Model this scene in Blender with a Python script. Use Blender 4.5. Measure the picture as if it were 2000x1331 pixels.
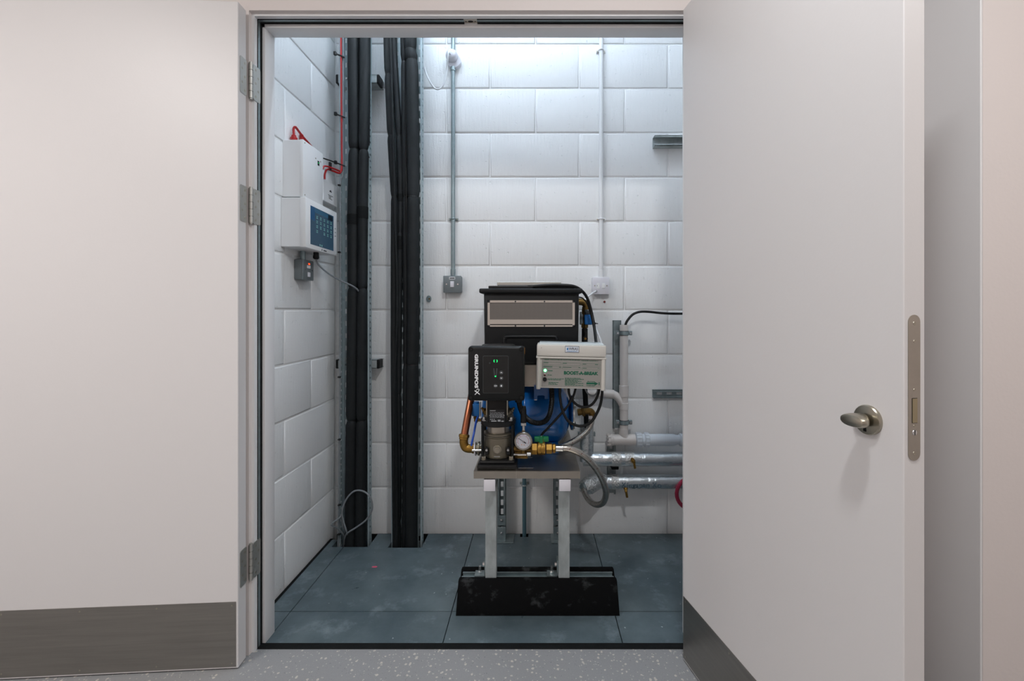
import bpy, bmesh, math, random
from mathutils import Vector, Matrix
random.seed(7)
for o in list(bpy.data.objects): bpy.data.objects.remove(o)
SC = bpy.context.scene
COL = SC.collection
# ------------------------------------------------------------------ camera
FPX, CX, CY, CAMH, YB = 889.0, 1045.0, 612.0, 1.113, 2.305
cd = bpy.data.cameras.new('camera'); cam = bpy.data.objects.new('camera', cd); COL.objects.link(cam)
cd.sensor_width = 36; cd.lens = FPX/2000*36; cd.clip_start = .02
cd.shift_x = (1000-CX)/2000; cd.shift_y = -(665.5-CY)/2000
cam.location = (0, 0, CAMH); cam.rotation_euler = (math.pi/2, 0, 0)
SC.camera = cam
# ------------------------------------------------------------------ world, exposure
w = bpy.data.worlds.new('world'); SC.world = w; w.use_nodes = True
w.node_tree.nodes['Background'].inputs[0].default_value = (.9, .95, 1, 1)
w.node_tree.nodes['Background'].inputs[1].default_value = .05
SC.view_settings.view_transform = 'Standard'; SC.view_settings.look = 'None'
SC.view_settings.gamma = 1; SC.view_settings.use_curve_mapping = False
SC.view_settings.exposure = 0.0
# ------------------------------------------------------------------ large lights
def area(name, loc, sx, sy, power, col, rot=(0, 0, 0)):
    l = bpy.data.lights.new(name, 'AREA'); l.shape = 'RECTANGLE'; l.size = sx; l.size_y = sy
    l.energy = power; l.color = col
    o = bpy.data.objects.new(name, l); COL.objects.link(o); o.location = loc; o.rotation_euler = rot
    return o
BATTEN_RADIANCE = 114                       # the plant room is lit by its own glowing tube (built under lamps)
area('corridor_light_near', (.27, .352, 2.538), .12, .12, 16.5, (.97, .985, 1))
area('corridor_fill_left', (-1.8, -.10, 2.515), .55, .55, 29, (1, .98, .972))  # unseen soft fill, added to soften the light and lift the left door
area('corridor_fill_right', (1.5, -.10, 2.515), .55, .55, 8.5, (1, .98, .972))  # unseen fill, added to brighten the wall right of the open door

# ================================================================== helpers
def W(px, py, Y): return Vector(((px-CX)/FPX*Y, Y, CAMH-(py-CY)/FPX*Y))
def basis(d):
    d = Vector(d).normalized()
    a = Vector((0, 0, 1)) if abs(d.z) < .9 else Vector((1, 0, 0))
    u = a.cross(d).normalized(); return u, d.cross(u), d
def smooth_path(pts, n=8):
    P = [Vector(p) for p in pts]
    if len(P) < 3: return P
    out = []
    for i in range(len(P)-1):
        p0 = P[i-1] if i else P[0]*2-P[1]; p1, p2 = P[i], P[i+1]
        p3 = P[i+2] if i+2 < len(P) else P[-1]*2-P[-2]
        for k in range(n):
            t = k/n
            out.append(.5*((2*p1)+(p2-p0)*t+(2*p0-5*p1+4*p2-p3)*t*t+(3*p1-p0-3*p2+p3)*t**3))
    out.append(P[-1]); return out
class B:
    def __init__(s): s.bm = bmesh.new(); s.uv = s.bm.loops.layers.uv.new('UVMap')
    def box(s, x0, x1, y0, y1, z0, z1, bev=0, seg=2, M=None):
        vs = [s.bm.verts.new((x, y, z)) for x in (x0, x1) for y in (y0, y1) for z in (z0, z1)]
        fs = [s.bm.faces.new([vs[i] for i in f]) for f in ((0,1,3,2),(4,6,7,5),(0,4,5,1),(2,3,7,6),(0,2,6,4),(1,5,7,3))]
        if bev:
            es = list({e for f in fs for e in f.edges})
            r = bmesh.ops.bevel(s.bm, geom=es, offset=bev, segments=seg, profile=.5, affect='EDGES')
            vs = list({v for f in r['faces'] for v in f.verts} | {v for v in vs if v.is_valid})
        if M is not None:
            for v in vs: v.co = M @ v.co
        return s
    def bar(s, p0, p1, wd, ht, up=(0,0,1), bev=0):
        p0, p1 = Vector(p0), Vector(p1); d = (p1-p0); L = d.length; d.normalize()
        u = Vector(up).cross(d).normalized(); v = d.cross(u)
        M = Matrix(((d.x,u.x,v.x,p0.x),(d.y,u.y,v.y,p0.y),(d.z,u.z,v.z,p0.z),(0,0,0,1)))
        return s.box(0, L, -wd/2, wd/2, -ht/2, ht/2, bev, 1, M)
    def tube(s, pts, r, n=10, sm=8, cap=True):
        P = smooth_path(pts, sm) if sm else [Vector(p) for p in pts]
        m = len(P); rr = r if isinstance(r, (list, tuple)) else [r]*m
        if len(rr) != m:
            k = len(rr)-1; rr = [rr[min(int(i/(m-1)*k), k-1)]*(1-(i/(m-1)*k-min(int(i/(m-1)*k), k-1)))+rr[min(int(i/(m-1)*k), k-1)+1]*(i/(m-1)*k-min(int(i/(m-1)*k), k-1)) for i in range(m)]
        t0 = (P[1]-P[0]).normalized(); u, v, _ = basis(t0); rings = []; Ls = [0]
        for i in range(m):
            t = (P[min(i+1, m-1)]-P[max(i-1, 0)])
            if t.length < 1e-9: t = t0.copy()
            t.normalize()
            q = t0.rotation_difference(t); u = q @ u; v = q @ v; t0 = t
            rings.append([s.bm.verts.new(P[i]+(u*math.cos(2*math.pi*k/n)+v*math.sin(2*math.pi*k/n))*rr[i]) for k in range(n)])
            if i: Ls.append(Ls[-1]+(P[i]-P[i-1]).length)
        for i in range(m-1):
            for k in range(n):
                a, b = rings[i], rings[i+1]; k2 = (k+1) % n
                f = s.bm.faces.new((a[k], a[k2], b[k2], b[k]))
                for l, (uu, vv) in zip(f.loops, ((Ls[i], k/n), (Ls[i], (k+1)/n), (Ls[i+1], (k+1)/n), (Ls[i+1], k/n))): l[s.uv].uv = (uu, vv)
        if cap:
            s.bm.faces.new(rings[0][::-1]); s.bm.faces.new(rings[-1])
        return s
    def lathe(s, o, ax, prof, n=20, ph=0, jit=0):
        u, v, d = basis(ax); o = Vector(o); rings = []
        for r, h in prof:
            if r < 1e-6: rings.append([s.bm.verts.new(o+d*h)]); continue
            ring = []
            for k in range(n):
                a = 2*math.pi*(k+ph)/n; q = r*(1+random.uniform(-jit, jit))
                ring.append(s.bm.verts.new(o+d*(h+random.uniform(-jit, jit)*.02)+(u*math.cos(a)+v*math.sin(a))*q))
            rings.append(ring)
        for a, b in zip(rings, rings[1:]):
            for k in range(n):
                k2 = (k+1) % n
                if len(a) == 1 and len(b) == 1: continue
                if len(a) == 1: s.bm.faces.new((a[0], b[k2], b[k]))
                elif len(b) == 1: s.bm.faces.new((a[k], a[k2], b[0]))
                else: s.bm.faces.new((a[k], a[k2], b[k2], b[k]))
        if len(rings[0]) > 1: s.bm.faces.new(rings[0][::-1])
        if len(rings[-1]) > 1: s.bm.faces.new(rings[-1])
        return s
    def cyl(s, p0, p1, r, r2=None, n=16, ch=0, ph=0):
        p0, p1 = Vector(p0), Vector(p1); L = (p1-p0).length; r2 = r if r2 is None else r2
        pr = [(r, 0), (r2, L)] if not ch else [(r-ch, 0), (r, ch), (r2, L-ch), (r2-ch, L)]
        return s.lathe(p0, p1-p0, pr, n, ph)
    def hexa(s, p0, p1, r): return s.cyl(p0, p1, r, n=6, ch=min(r*.12, (Vector(p1)-Vector(p0)).length*.2))
    def prism(s, poly, M, d):
        a = [s.bm.verts.new(M @ Vector((x, y, 0))) for x, y in poly]; b = [s.bm.verts.new(M @ Vector((x, y, d))) for x, y in poly]
        s.bm.faces.new(a[::-1]); s.bm.faces.new(b); n = len(poly)
        for i in range(n): s.bm.faces.new((a[i], a[(i+1) % n], b[(i+1) % n], b[i]))
        return s
    def torus(s, c, ax, R, r, a0=0, a1=360, n=28, m=8):
        u, v, d = basis(ax); c = Vector(c); full = abs(a1-a0) >= 359.9
        pts = [c+(u*math.cos(math.radians(a0+(a1-a0)*k/n))+v*math.sin(math.radians(a0+(a1-a0)*k/n)))*R for k in range(n+1)]
        return s.tube(pts, r, m, 0, not full)
    def mesh(s, name, sm=35):
        bmesh.ops.recalc_face_normals(s.bm, faces=s.bm.faces)
        me = bpy.data.meshes.new(name); s.bm.to_mesh(me); s.bm.free()
        if sm:
            me.polygons.foreach_set('use_smooth', [True]*len(me.polygons)); me.set_sharp_from_angle(angle=math.radians(sm))
        return me
def root_of(o):
    while o.parent: o = o.parent
    return o
def put(name, me, mat, parent=None, local=False):
    if isinstance(me, B): me = me.mesh(name)
    o = bpy.data.objects.new(name, me); COL.objects.link(o)
    if mat: me.materials.clear(); me.materials.append(mat)
    if parent:
        o.parent = parent
        if not local: me.transform(Matrix.Translation(-root_of(parent).location))
    return o
def tag(o, label=None, cat=None, group=None, kind=None):
    if label: o['label'] = label
    if cat: o['category'] = cat
    if group: o['group'] = group
    if kind: o['kind'] = kind
    return o
def thing(name, label, cat, loc, rz=0, group=None, kind=None):
    o = bpy.data.objects.new(name, None); COL.objects.link(o); o.location = loc; o.rotation_euler = (0, 0, rz)
    o.empty_display_size = .05
    return tag(o, label, cat, group, kind)
def solo(name, b, mat, label, cat, group=None):
    me = b.mesh(name) if isinstance(b, B) else b
    xs = [v.co for v in me.vertices]
    c = Vector((sum(v.x for v in xs)/len(xs), sum(v.y for v in xs)/len(xs), min(v.z for v in xs)))
    me.transform(Matrix.Translation(-c)); o = put(name, me, mat); o.location = c
    return tag(o, label, cat, group)
def struct(name, b, mat, label=None, parent=None):
    o = put(name, b, mat, parent)
    if not parent: tag(o, label, None, None, 'structure')
    return o
def text_mesh(txt, size, bold=0, ext=.0004, sx=1.0, space=1.0):
    cu = bpy.data.curves.new('t', 'FONT'); cu.body = txt; cu.size = size; cu.offset = bold; cu.extrude = ext
    cu.align_x = 'CENTER'; cu.align_y = 'CENTER'; cu.resolution_u = 3; cu.space_character = space
    to = bpy.data.objects.new('t', cu); COL.objects.link(to); bpy.context.view_layer.update()
    me = bpy.data.meshes.new_from_object(to.evaluated_get(bpy.context.evaluated_depsgraph_get()))
    bpy.data.objects.remove(to); bpy.data.curves.remove(cu)
    for v in me.vertices: v.co.x *= sx
    return me
def plane_mat(o, right, up):
    r, u = Vector(right).normalized(), Vector(up).normalized(); n = r.cross(u); o = Vector(o)
    return Matrix(((r.x,u.x,n.x,o.x),(r.y,u.y,n.y,o.y),(r.z,u.z,n.z,o.z),(0,0,0,1)))
FRONT = lambda o: plane_mat(o, (1,0,0), (0,0,1))          # plane facing the corridor (-Y)
def rrect(w_, h_, r, n=4):
    out = []
    for cx, cy, a0 in ((w_/2-r, h_/2-r, 0), (-w_/2+r, h_/2-r, 90), (-w_/2+r, -h_/2+r, 180), (w_/2-r, -h_/2+r, 270)):
        for k in range(n+1):
            a = math.radians(a0+90*k/n); out.append((cx+r*math.cos(a), cy+r*math.sin(a)))
    return out

# ================================================================== materials
def lin(r, g, b):
    f = lambda c: (c/255/12.92) if c/255 <= .04045 else ((c/255+.055)/1.055)**2.4
    return (f(r), f(g), f(b), 1)
MATS = {}
def mat(name, rgb, rough=.5, metal=0, var=0, vs=8, bump=0, bs=80, stretch=(1,1,1), emit=None, es=1, coat=0, rvar=0, spec=None):
    m = bpy.data.materials.new(name); m.use_nodes = True; nt = m.node_tree; N = nt.nodes; L = nt.links
    p = N['Principled BSDF']; p.inputs['Base Color'].default_value = lin(*rgb)
    p.inputs['Roughness'].default_value = rough; p.inputs['Metallic'].default_value = metal
    if spec is not None: p.inputs['Specular IOR Level'].default_value = spec
    if coat: p.inputs['Coat Weight'].default_value = coat
    geo = N.new('ShaderNodeNewGeometry'); mp = N.new('ShaderNodeMapping'); mp.inputs['Scale'].default_value = stretch
    L.new(geo.outputs['Position'], mp.inputs['Vector'])
    if var or rvar:
        n = N.new('ShaderNodeTexNoise'); n.inputs['Scale'].default_value = vs; n.inputs['Detail'].default_value = 6; n.inputs['Roughness'].default_value = .6
        L.new(mp.outputs[0], n.inputs['Vector'])
    if var:
        hv = N.new('ShaderNodeMapRange'); hv.inputs[1].default_value = .3; hv.inputs[2].default_value = .7
        hv.inputs[3].default_value = 1-var; hv.inputs[4].default_value = 1+var; L.new(n.outputs[0], hv.inputs[0])
        mx = N.new('ShaderNodeMix'); mx.data_type = 'RGBA'; mx.blend_type = 'MULTIPLY'; mx.inputs[0].default_value = 1
        mx.inputs[6].default_value = lin(*rgb); L.new(hv.outputs[0], mx.inputs[7]); L.new(mx.outputs[2], p.inputs['Base Color'])
    if rvar:
        rv = N.new('ShaderNodeMapRange'); rv.inputs[1].default_value = .3; rv.inputs[2].default_value = .7
        rv.inputs[3].default_value = max(.02, rough-rvar); rv.inputs[4].default_value = rough+rvar
        L.new(n.outputs[0], rv.inputs[0]); L.new(rv.outputs[0], p.inputs['Roughness'])
    if bump:
        n2 = N.new('ShaderNodeTexNoise'); n2.inputs['Scale'].default_value = bs; n2.inputs['Detail'].default_value = 4
        L.new(mp.outputs[0], n2.inputs['Vector'])
        bp = N.new('ShaderNodeBump'); bp.inputs['Strength'].default_value = min(1, bump); bp.inputs['Distance'].default_value = .002*max(1, bump)
        L.new(n2.outputs[0], bp.inputs['Height']); L.new(bp.outputs[0], p.inputs['Normal'])
    if emit: p.inputs['Emission Color'].default_value = lin(*emit); p.inputs['Emission Strength'].default_value = es
    MATS[name] = m; return m
def nt_of(m): return m.node_tree.nodes, m.node_tree.links, m.node_tree.nodes['Principled BSDF']

# white paint on rough dense block: brush drags, pin holes, grain
M_BLOCK = mat('painted_block', (242, 243, 243), .5)
N, L, p = nt_of(M_BLOCK)
geo = N.new('ShaderNodeNewGeometry')
def nz(scale, st, det=4, rough=.55):
    mp = N.new('ShaderNodeMapping'); mp.inputs['Scale'].default_value = st; L.new(geo.outputs['Position'], mp.inputs['Vector'])
    n = N.new('ShaderNodeTexNoise'); n.inputs['Scale'].default_value = scale; n.inputs['Detail'].default_value = det; n.inputs['Roughness'].default_value = rough
    L.new(mp.outputs[0], n.inputs['Vector']); return n.outputs[0]
def mth(op, a, b):
    m = N.new('ShaderNodeMath'); m.operation = op
    for i, x in enumerate((a, b)):
        if isinstance(x, (int, float)): m.inputs[i].default_value = x
        else: L.new(x, m.inputs[i])
    return m.outputs[0]
def ramp(x, a, b, c=0, d=1):
    m = N.new('ShaderNodeMapRange'); m.inputs[1].default_value = a; m.inputs[2].default_value = b; m.inputs[3].default_value = c; m.inputs[4].default_value = d
    L.new(x, m.inputs[0]); return m.outputs[0]
streak = nz(85, (1, 1, .10), 3)
grain = nz(190, (1, 1, 1), 3)
pits = ramp(nz(55, (1, 1, 1.3), 2), .25, .31, -1, 0)
lump = ramp(nz(45, (1, 1, .7), 5, .7), .62, .78, 0, 1)
h = mth('ADD', mth('ADD', mth('MULTIPLY', streak, .75), mth('MULTIPLY', grain, .3)), mth('ADD', mth('MULTIPLY', pits, .6), mth('MULTIPLY', lump, .35)))
bp = N.new('ShaderNodeBump'); bp.inputs['Strength'].default_value = .75; bp.inputs['Distance'].default_value = .0035
L.new(h, bp.inputs['Height']); L.new(bp.outputs[0], p.inputs['Normal'])

# speckled safety vinyl of the corridor
M_VINYL = mat('speckled_vinyl', (166, 168, 172), .42)
N, L, p = nt_of(M_VINYL)
geo = N.new('ShaderNodeNewGeometry')
def vor(scale, th, rnd):
    v = N.new('ShaderNodeTexVoronoi'); v.inputs['Scale'].default_value = scale; v.inputs['Randomness'].default_value = 1
    wp = N.new('ShaderNodeTexNoise'); wp.inputs['Scale'].default_value = scale*1.7
    ad = N.new('ShaderNodeVectorMath'); ad.operation = 'MULTIPLY_ADD'; ad.inputs[1].default_value = (.012, .012, .0); L.new(wp.outputs[1], ad.inputs[0]); L.new(geo.outputs['Position'], ad.inputs[2])
    L.new(ad.outputs[0], v.inputs['Vector'])
    c = mth('LESS_THAN', v.outputs['Distance'], th)
    sp = N.new('ShaderNodeSeparateColor'); L.new(v.outputs['Color'], sp.inputs[0])
    return mth('MULTIPLY', c, mth('GREATER_THAN', sp.outputs[0], rnd))
def mixc(fac, a, b):
    m = N.new('ShaderNodeMix'); m.data_type = 'RGBA'; L.new(fac, m.inputs[0])
    for i, x in ((6, a), (7, b)):
        if isinstance(x, tuple): m.inputs[i].default_value = x
        else: L.new(x, m.inputs[i])
    return m.outputs[2]
c = mixc(nz(220, (1,1,1), 2), lin(136, 138, 140), lin(150, 151, 152))
c = mixc(vor(75, .30, .72), c, lin(192, 187, 180)); c = mixc(vor(130, .28, .75), c, lin(180, 178, 174)); c = mixc(vor(160, .2, .85), c, lin(108, 112, 116))
L.new(c, p.inputs['Base Color'])

# galvanised steel faced floor panels: smears, drips, specks
M_TILE = mat('steel_floor_panel', (96, 110, 116), .38)
N, L, p = nt_of(M_TILE)
geo = N.new('ShaderNodeNewGeometry')
p.inputs['Metallic'].default_value = .25
c = mixc(ramp(nz(3.2, (1,1,1), 8, .62), .32, .68), lin(74, 90, 97), lin(112, 127, 133))
c = mixc(mth('MULTIPLY', ramp(nz(9, (1,1,1), 8, .7), .54, .70), .5), c, lin(150, 165, 172))
c = mixc(mth('MULTIPLY', ramp(nz(17, (1,1,1), 6, .7), .66, .74), .5), c, lin(118, 110, 92))
c = mixc(vor(46, .085, .86), c, lin(205, 212, 215))
L.new(c, p.inputs['Base Color']); L.new(ramp(nz(5, (1,1,1), 7, .65), .3, .7, .26, .52), p.inputs['Roughness'])

M_DOOR = mat('painted_door', (221, 219, 219), .42, bump=.06, bs=160)
M_FRAME = mat('painted_frame', (231, 231, 232), .45, bump=.05, bs=120)
M_WALL = mat('corridor_plaster', (224, 216, 213), .7, bump=.18, bs=95)
M_CEIL = mat('ceiling_white', (228, 228, 226), .8)
M_ROOMCEIL = mat('soffit_white', (215, 217, 220), .8)
M_VOID = mat('dark_void', (22, 22, 22), .95)
M_KICK = mat('brushed_kick_plate', (150, 147, 142), .36, .9, var=.10, vs=4, bump=.03, bs=40, stretch=(1,1,25), rvar=.06)
M_STEEL = mat('satin_stainless', (176, 170, 160), .32, 1, var=.06, vs=20)
M_NICKEL = mat('satin_nickel', (176, 170, 156), .30, 1)
M_HINGE = mat('zinc_hinge', (188, 187, 182), .42, .85, var=.06, vs=30)
M_GALV = mat('galvanised_steel', (150, 164, 167), .45, .75, var=.16, vs=35, rvar=.1)
M_GALVD = mat('galvanised_leg', (172, 180, 181), .5, .4, var=.22, vs=28, stretch=(1,1,.5), rvar=.1)
M_TRAY = mat('galvanised_tray', (168, 184, 189), .42, .45, var=.1, vs=18)
M_FOAM = mat('black_foam_insulation', (24, 28, 30), .62, spec=.3, var=.25, vs=14, bump=.12, bs=90)
M_RUBBER = mat('black_rubber', (16, 18, 19), .8, spec=.2, var=.35, vs=12, bump=.2, bs=120)
M_RUBFOOT = mat('recycled_rubber', (26, 27, 28), .85, spec=.08, bump=.35, bs=260)
N, L, p = nt_of(M_RUBFOOT); geo = N.new('ShaderNodeNewGeometry')
L.new(mixc(mth('MULTIPLY', ramp(nz(14, (1,1,1.3), 6, .65), .56, .76), .5), lin(14, 15, 16), lin(90, 94, 96)), p.inputs['Base Color'])
M_BLACKP = mat('black_plastic', (16, 18, 19), .42, spec=.3, bump=.05, bs=200)
M_TANK = mat('black_tank_plastic', (17, 19, 21), .5, spec=.3, bump=.08, bs=140)
M_CAST = mat('black_cast_iron', (18, 19, 20), .45, spec=.35, bump=.12, bs=120)
M_CABLE = mat('black_cable', (15, 16, 17), .45, spec=.3)
M_GREYC = mat('grey_cable', (128, 134, 138), .5)
M_WHITEC = mat('white_cable', (226, 228, 230), .4)
M_RED = mat('red_cable', (168, 20, 24), .45)
M_TIE = mat('black_tie', (14, 14, 15), .45)
M_WHITEP = mat('white_plastic', (222, 221, 228), .35)
M_WHITEB = mat('white_powder_coat', (237, 238, 239), .45)
M_CREAM = mat('cream_enclosure', (206, 203, 196), .4)
M_PANELGREY = mat('printed_label_grey', (146, 144, 139), .4)
M_CLEAR = mat('clear_lid', (205, 215, 218), .15)
M_PVC = mat('white_waste_pipe', (216, 210, 206), .35)
M_PVCB = mat('cool_white_fitting', (210, 217, 224), .35)
M_GREYBOX = mat('grey_metalclad', (116, 124, 127), .42, .1)
M_BLUE = mat('blue_vessel_paint', (8, 94, 166), .24, coat=.3)
M_BLUEP = mat('blue_plastic', (10, 104, 176), .4)
M_BRASS = mat('brass', (150, 116, 56), .38, .9, var=.15, vs=40, rvar=.08)
M_BRASSD = mat('dull_brass', (116, 92, 50), .45, .85, var=.2, vs=40)
M_COPPER = mat('copper', (172, 108, 80), .34, .95, var=.22, vs=25, stretch=(1,1,.3), rvar=.08)
M_PUMPST = mat('pump_casting_steel', (128, 122, 108), .40, .85, var=.06, vs=30)
M_BRIGHT = mat('bright_zinc', (205, 206, 206), .25, 1)
M_ALU = mat('aluminium_strip', (196, 196, 190), .38, .9)
M_GREEN = mat('green_handle', (14, 110, 66), .45)
M_GTEXT = mat('green_print', (12, 94, 70), .5)
M_WTEXT = mat('white_print', (232, 234, 236), .5)
M_DTEXT = mat('dark_print', (32, 36, 44), .5)
M_BTEXT = mat('blue_print', (24, 118, 178), .5)
M_FTEXT = mat('foil_print', (84, 108, 122), .4, .3)
M_FACE = mat('gauge_face', (186, 188, 196), .35)
M_REDP = mat('gauge_red', (176, 60, 56), .5)
M_LED = mat('led_green', (20, 220, 110), .3, emit=(10, 235, 110), es=1.2)
M_LEDW = mat('led_green_hot', (190, 255, 215), .3, emit=(150, 255, 200), es=4)
M_LEDR = mat('led_red_off', (90, 24, 18), .3)
M_NEON = mat('neon_orange', (230, 60, 20), .3, emit=(255, 60, 16), es=3)
M_SCREEN = mat('screen_blue', (30, 50, 68), .25, emit=(66, 96, 118), es=.27)
M_SCREEN2 = mat('screen_side_blue', (24, 58, 88), .25, emit=(36, 84, 126), es=.3)
M_ICON = mat('screen_icon', (90, 130, 130), .3, emit=(110, 165, 162), es=.16)
M_PINK = mat('pink_mark', (226, 92, 120), .5)
M_REDHOSE = mat('red_hose', (150, 30, 62), .45)
M_MESH = mat('insect_mesh', (135, 130, 124), .5, .4)
N, L, p = nt_of(M_MESH); geo = N.new('ShaderNodeNewGeometry'); sx_ = N.new('ShaderNodeSeparateXYZ'); L.new(geo.outputs['Position'], sx_.inputs[0])
ch = mth('MULTIPLY', mth('GREATER_THAN', mth('FRACT', mth('MULTIPLY', sx_.outputs[0], 420), 0), .34), mth('GREATER_THAN', mth('FRACT', mth('MULTIPLY', sx_.outputs[2], 420), 0), .34))
L.new(mixc(ch, lin(128, 123, 118), lin(100, 96, 92)), p.inputs['Base Color'])
# crinkled reflective foil
M_FOIL = mat('foil_facing', (208, 214, 217), .24, .88)
N, L, p = nt_of(M_FOIL); geo = N.new('ShaderNodeNewGeometry')
h = mth('ADD', mth('MULTIPLY', nz(60, (.7,1,1), 4, .6), 1.0), mth('MULTIPLY', nz(160, (2.5,.2,.2), 1), .12))
bp = N.new('ShaderNodeBump'); bp.inputs['Strength'].default_value = .55; bp.inputs['Distance'].default_value = .006
L.new(h, bp.inputs['Height']); L.new(bp.outputs[0], p.inputs['Normal'])
M_CRUMP = mat('crumpled_foil_tape', (220, 221, 219), .25, .85, bump=3, bs=130)
# braided stainless hose with red tracer ticks
M_BRAID = mat('braided_steel', (206, 202, 196), .26, .9)
N, L, p = nt_of(M_BRAID); uvn = N.new('ShaderNodeUVMap'); sx_ = N.new('ShaderNodeSeparateXYZ'); L.new(uvn.outputs[0], sx_.inputs[0])
U, V = sx_.outputs[0], sx_.outputs[1]
d1 = mth('FRACT', mth('ADD', mth('MULTIPLY', U, 150), mth('MULTIPLY', V, 8)), 0); d2 = mth('FRACT', mth('SUBTRACT', mth('MULTIPLY', U, 150), mth('MULTIPLY', V, 8)), 0)
hh = mth('ADD', mth('ABSOLUTE', mth('SUBTRACT', d1, .5), 0), mth('ABSOLUTE', mth('SUBTRACT', d2, .5), 0))
bp = N.new('ShaderNodeBump'); bp.inputs['Strength'].default_value = .28; bp.inputs['Distance'].default_value = .001; L.new(hh, bp.inputs['Height']); L.new(bp.outputs[0], p.inputs['Normal'])
tick = mth('MULTIPLY', mth('LESS_THAN', mth('FRACT', mth('ADD', mth('MULTIPLY', U, 21), mth('MULTIPLY', V, .8)), 0), .05), mth('GREATER_THAN', mth('FRACT', mth('MULTIPLY', V, 6), 0), .55))
L.new(mixc(tick, lin(184, 179, 172), lin(120, 22, 30)), p.inputs['Base Color'])

# ================================================================== the plant room shell
XL, XR, YF, ZT = -1.012, 1.12, 1.60, 3.25
JZ = [.005+.2246*k for k in range(15)]
PX = 385.7
def block_mesh(Lx, h_):
    b = B(); d, c = .03, .0045                # front face at y = 0, body behind, softened front arris
    for s_ in (0,):
        x, z = Lx/2, h_/2
        A = [(-x, c*1.1, -z), (x, c*1.1, -z), (x, c*1.1, z), (-x, c*1.1, z)]
        Bf = [(-x+c*.4, c*.3, -z+c*.4), (x-c*.4, c*.3, -z+c*.4), (x-c*.4, c*.3, z-c*.4), (-x+c*.4, c*.3, z-c*.4)]
        Cf = [(-x+c*1.5, 0, -z+c*1.5), (x-c*1.5, 0, -z+c*1.5), (x-c*1.5, 0, z-c*1.5), (-x+c*1.5, 0, z-c*1.5)]
        D = [(-x, d, -z), (x, d, -z), (x, d, z), (-x, d, z)]
        R = [[b.bm.verts.new(v) for v in q] for q in (D, A, Bf, Cf)]
        for a, e in zip(R, R[1:]):
            for k in range(4): b.bm.faces.new((a[k], a[(k+1) % 4], e[(k+1) % 4], e[k]))
        b.bm.faces.new(R[-1])
    me = b.mesh('block', 60); me.materials.append(M_BLOCK); return me
BLK = {}
def block(parent, cx, cy, cz, Lx, h_, rz):
    key = (round(Lx, 3), round(h_, 3))
    if key not in BLK: BLK[key] = block_mesh(Lx, h_)
    o = bpy.data.objects.new('block', BLK[key]); COL.objects.link(o); o.parent = parent
    o.location = Vector((cx, cy, cz))-parent.location
    o.rotation_euler = (0, 0, rz)
def block_wall(name, u0, u1, phaseA, phaseB, place, rz, core, label):
    o = struct(name, core, M_BLOCK, label)
    for r in range(14):
        ph = phaseA if r % 2 == 0 else phaseB
        js = [u0]+[j for j in (ph+.4505*k for k in range(-12, 12)) if u0+.03 < j < u1-.03]+[u1]
        for a, b_ in zip(js, js[1:]):
            g = .0022; z0, z1 = (JZ[r]+.0032 if r else -.02), JZ[r+1]-.0032
            x, y = place((a+b_)/2, random.uniform(-.0012, .0012))
            block(o, x, y, (z0+z1)/2, round(b_-a-2*g, 4), round(z1-z0, 4), rz)
    return o
block_wall('wall_back', XL, XR, (1131-CX)/PX, (1046-CX)/PX, lambda u, j: (u, YB+j), 0,
           B().box(XL-.1, XR+.1, YB+.0042, YB+.12, -.3, ZT+.05), 'white painted blockwork wall at the back of the plant room')
block_wall('wall_left', YF, YB, 1.84, 2.06, lambda u, j: (XL+j, u), math.pi/2,
           B().box(XL-.12, XL-.0042, YF-.0, YB+.12, -.3, ZT+.05), 'white painted blockwork side wall carrying the control panel')
block_wall('wall_right', YF, YB, 1.84, 2.06, lambda u, j: (XR+j, u), -math.pi/2,
           B().box(XR+.0042, XR+.12, YF, YB+.12, -.3, ZT+.05), 'white painted blockwork side wall behind the open right door')
struct('ceiling', B().box(XL-.12, XR+.12, YF-.12, YB+.12, ZT, ZT+.1), M_ROOMCEIL, 'white plant room ceiling')
# raised access floor: panels over a dark void
fl = struct('floor', B().box(XL-.05, XR+.05, 1.505, YB+.05, -.34, -.30), M_VOID, 'raised access floor of grey steel panels over a dark void')
def tile(poly):
    b = B(); b.prism(poly, Matrix.Translation((0, 0, -.032)), .032)
    return put('floor_panel', b, M_TILE, fl)
g = .0016; cols = [-.911, -.311, .295, .897, XR-.014]; r0, r1, r2 = 1.531, 1.697, 2.294
def rect(x0, x1, y0, y1): return [(x0+g, y0+g), (x1-g, y0+g), (x1-g, y1-g), (x0+g, y1-g)]
tile(rect(XL+.016, cols[0], r0, r1)); 
tile([(XL+.016, r1+g), (cols[0]-g, r1+g), (cols[0]-g, 2.165), (-.968, 2.165), (-.968, 2.235), (XL+.016, 2.235)])
for i in range(4): tile(rect(cols[i], cols[i+1], r0, r1))
x0, x1 = cols[0]+g, cols[1]-g
tile([(x0, r1+g), (x1, r1+g), (x1, r2), (-.538, r2), (-.538, 2.158), (-.698, 2.158), (-.698, r2), (-.792, r2), (-.792, 2.165), (x0, 2.165)])
tile([(cols[1]+g, r1+g), (cols[2]-g, r1+g), (cols[2]-g, r2), (-.034, r2), (-.034, 2.262), (-.075, 2.262), (-.075, r2), (cols[1]+g, r2)])
for i in (2, 3): tile(rect(cols[i], cols[i+1], r1, r2+g))
solo('pink_chalk_mark', B().prism([(-.012, -.004), (.006, -.007), (.013, 0), (.004, .006), (-.010, .004)], Matrix.Translation((-.703, 1.995, 0)), .0007), M_PINK, 'small pink paint mark on the large left floor panel', 'mark')

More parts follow.
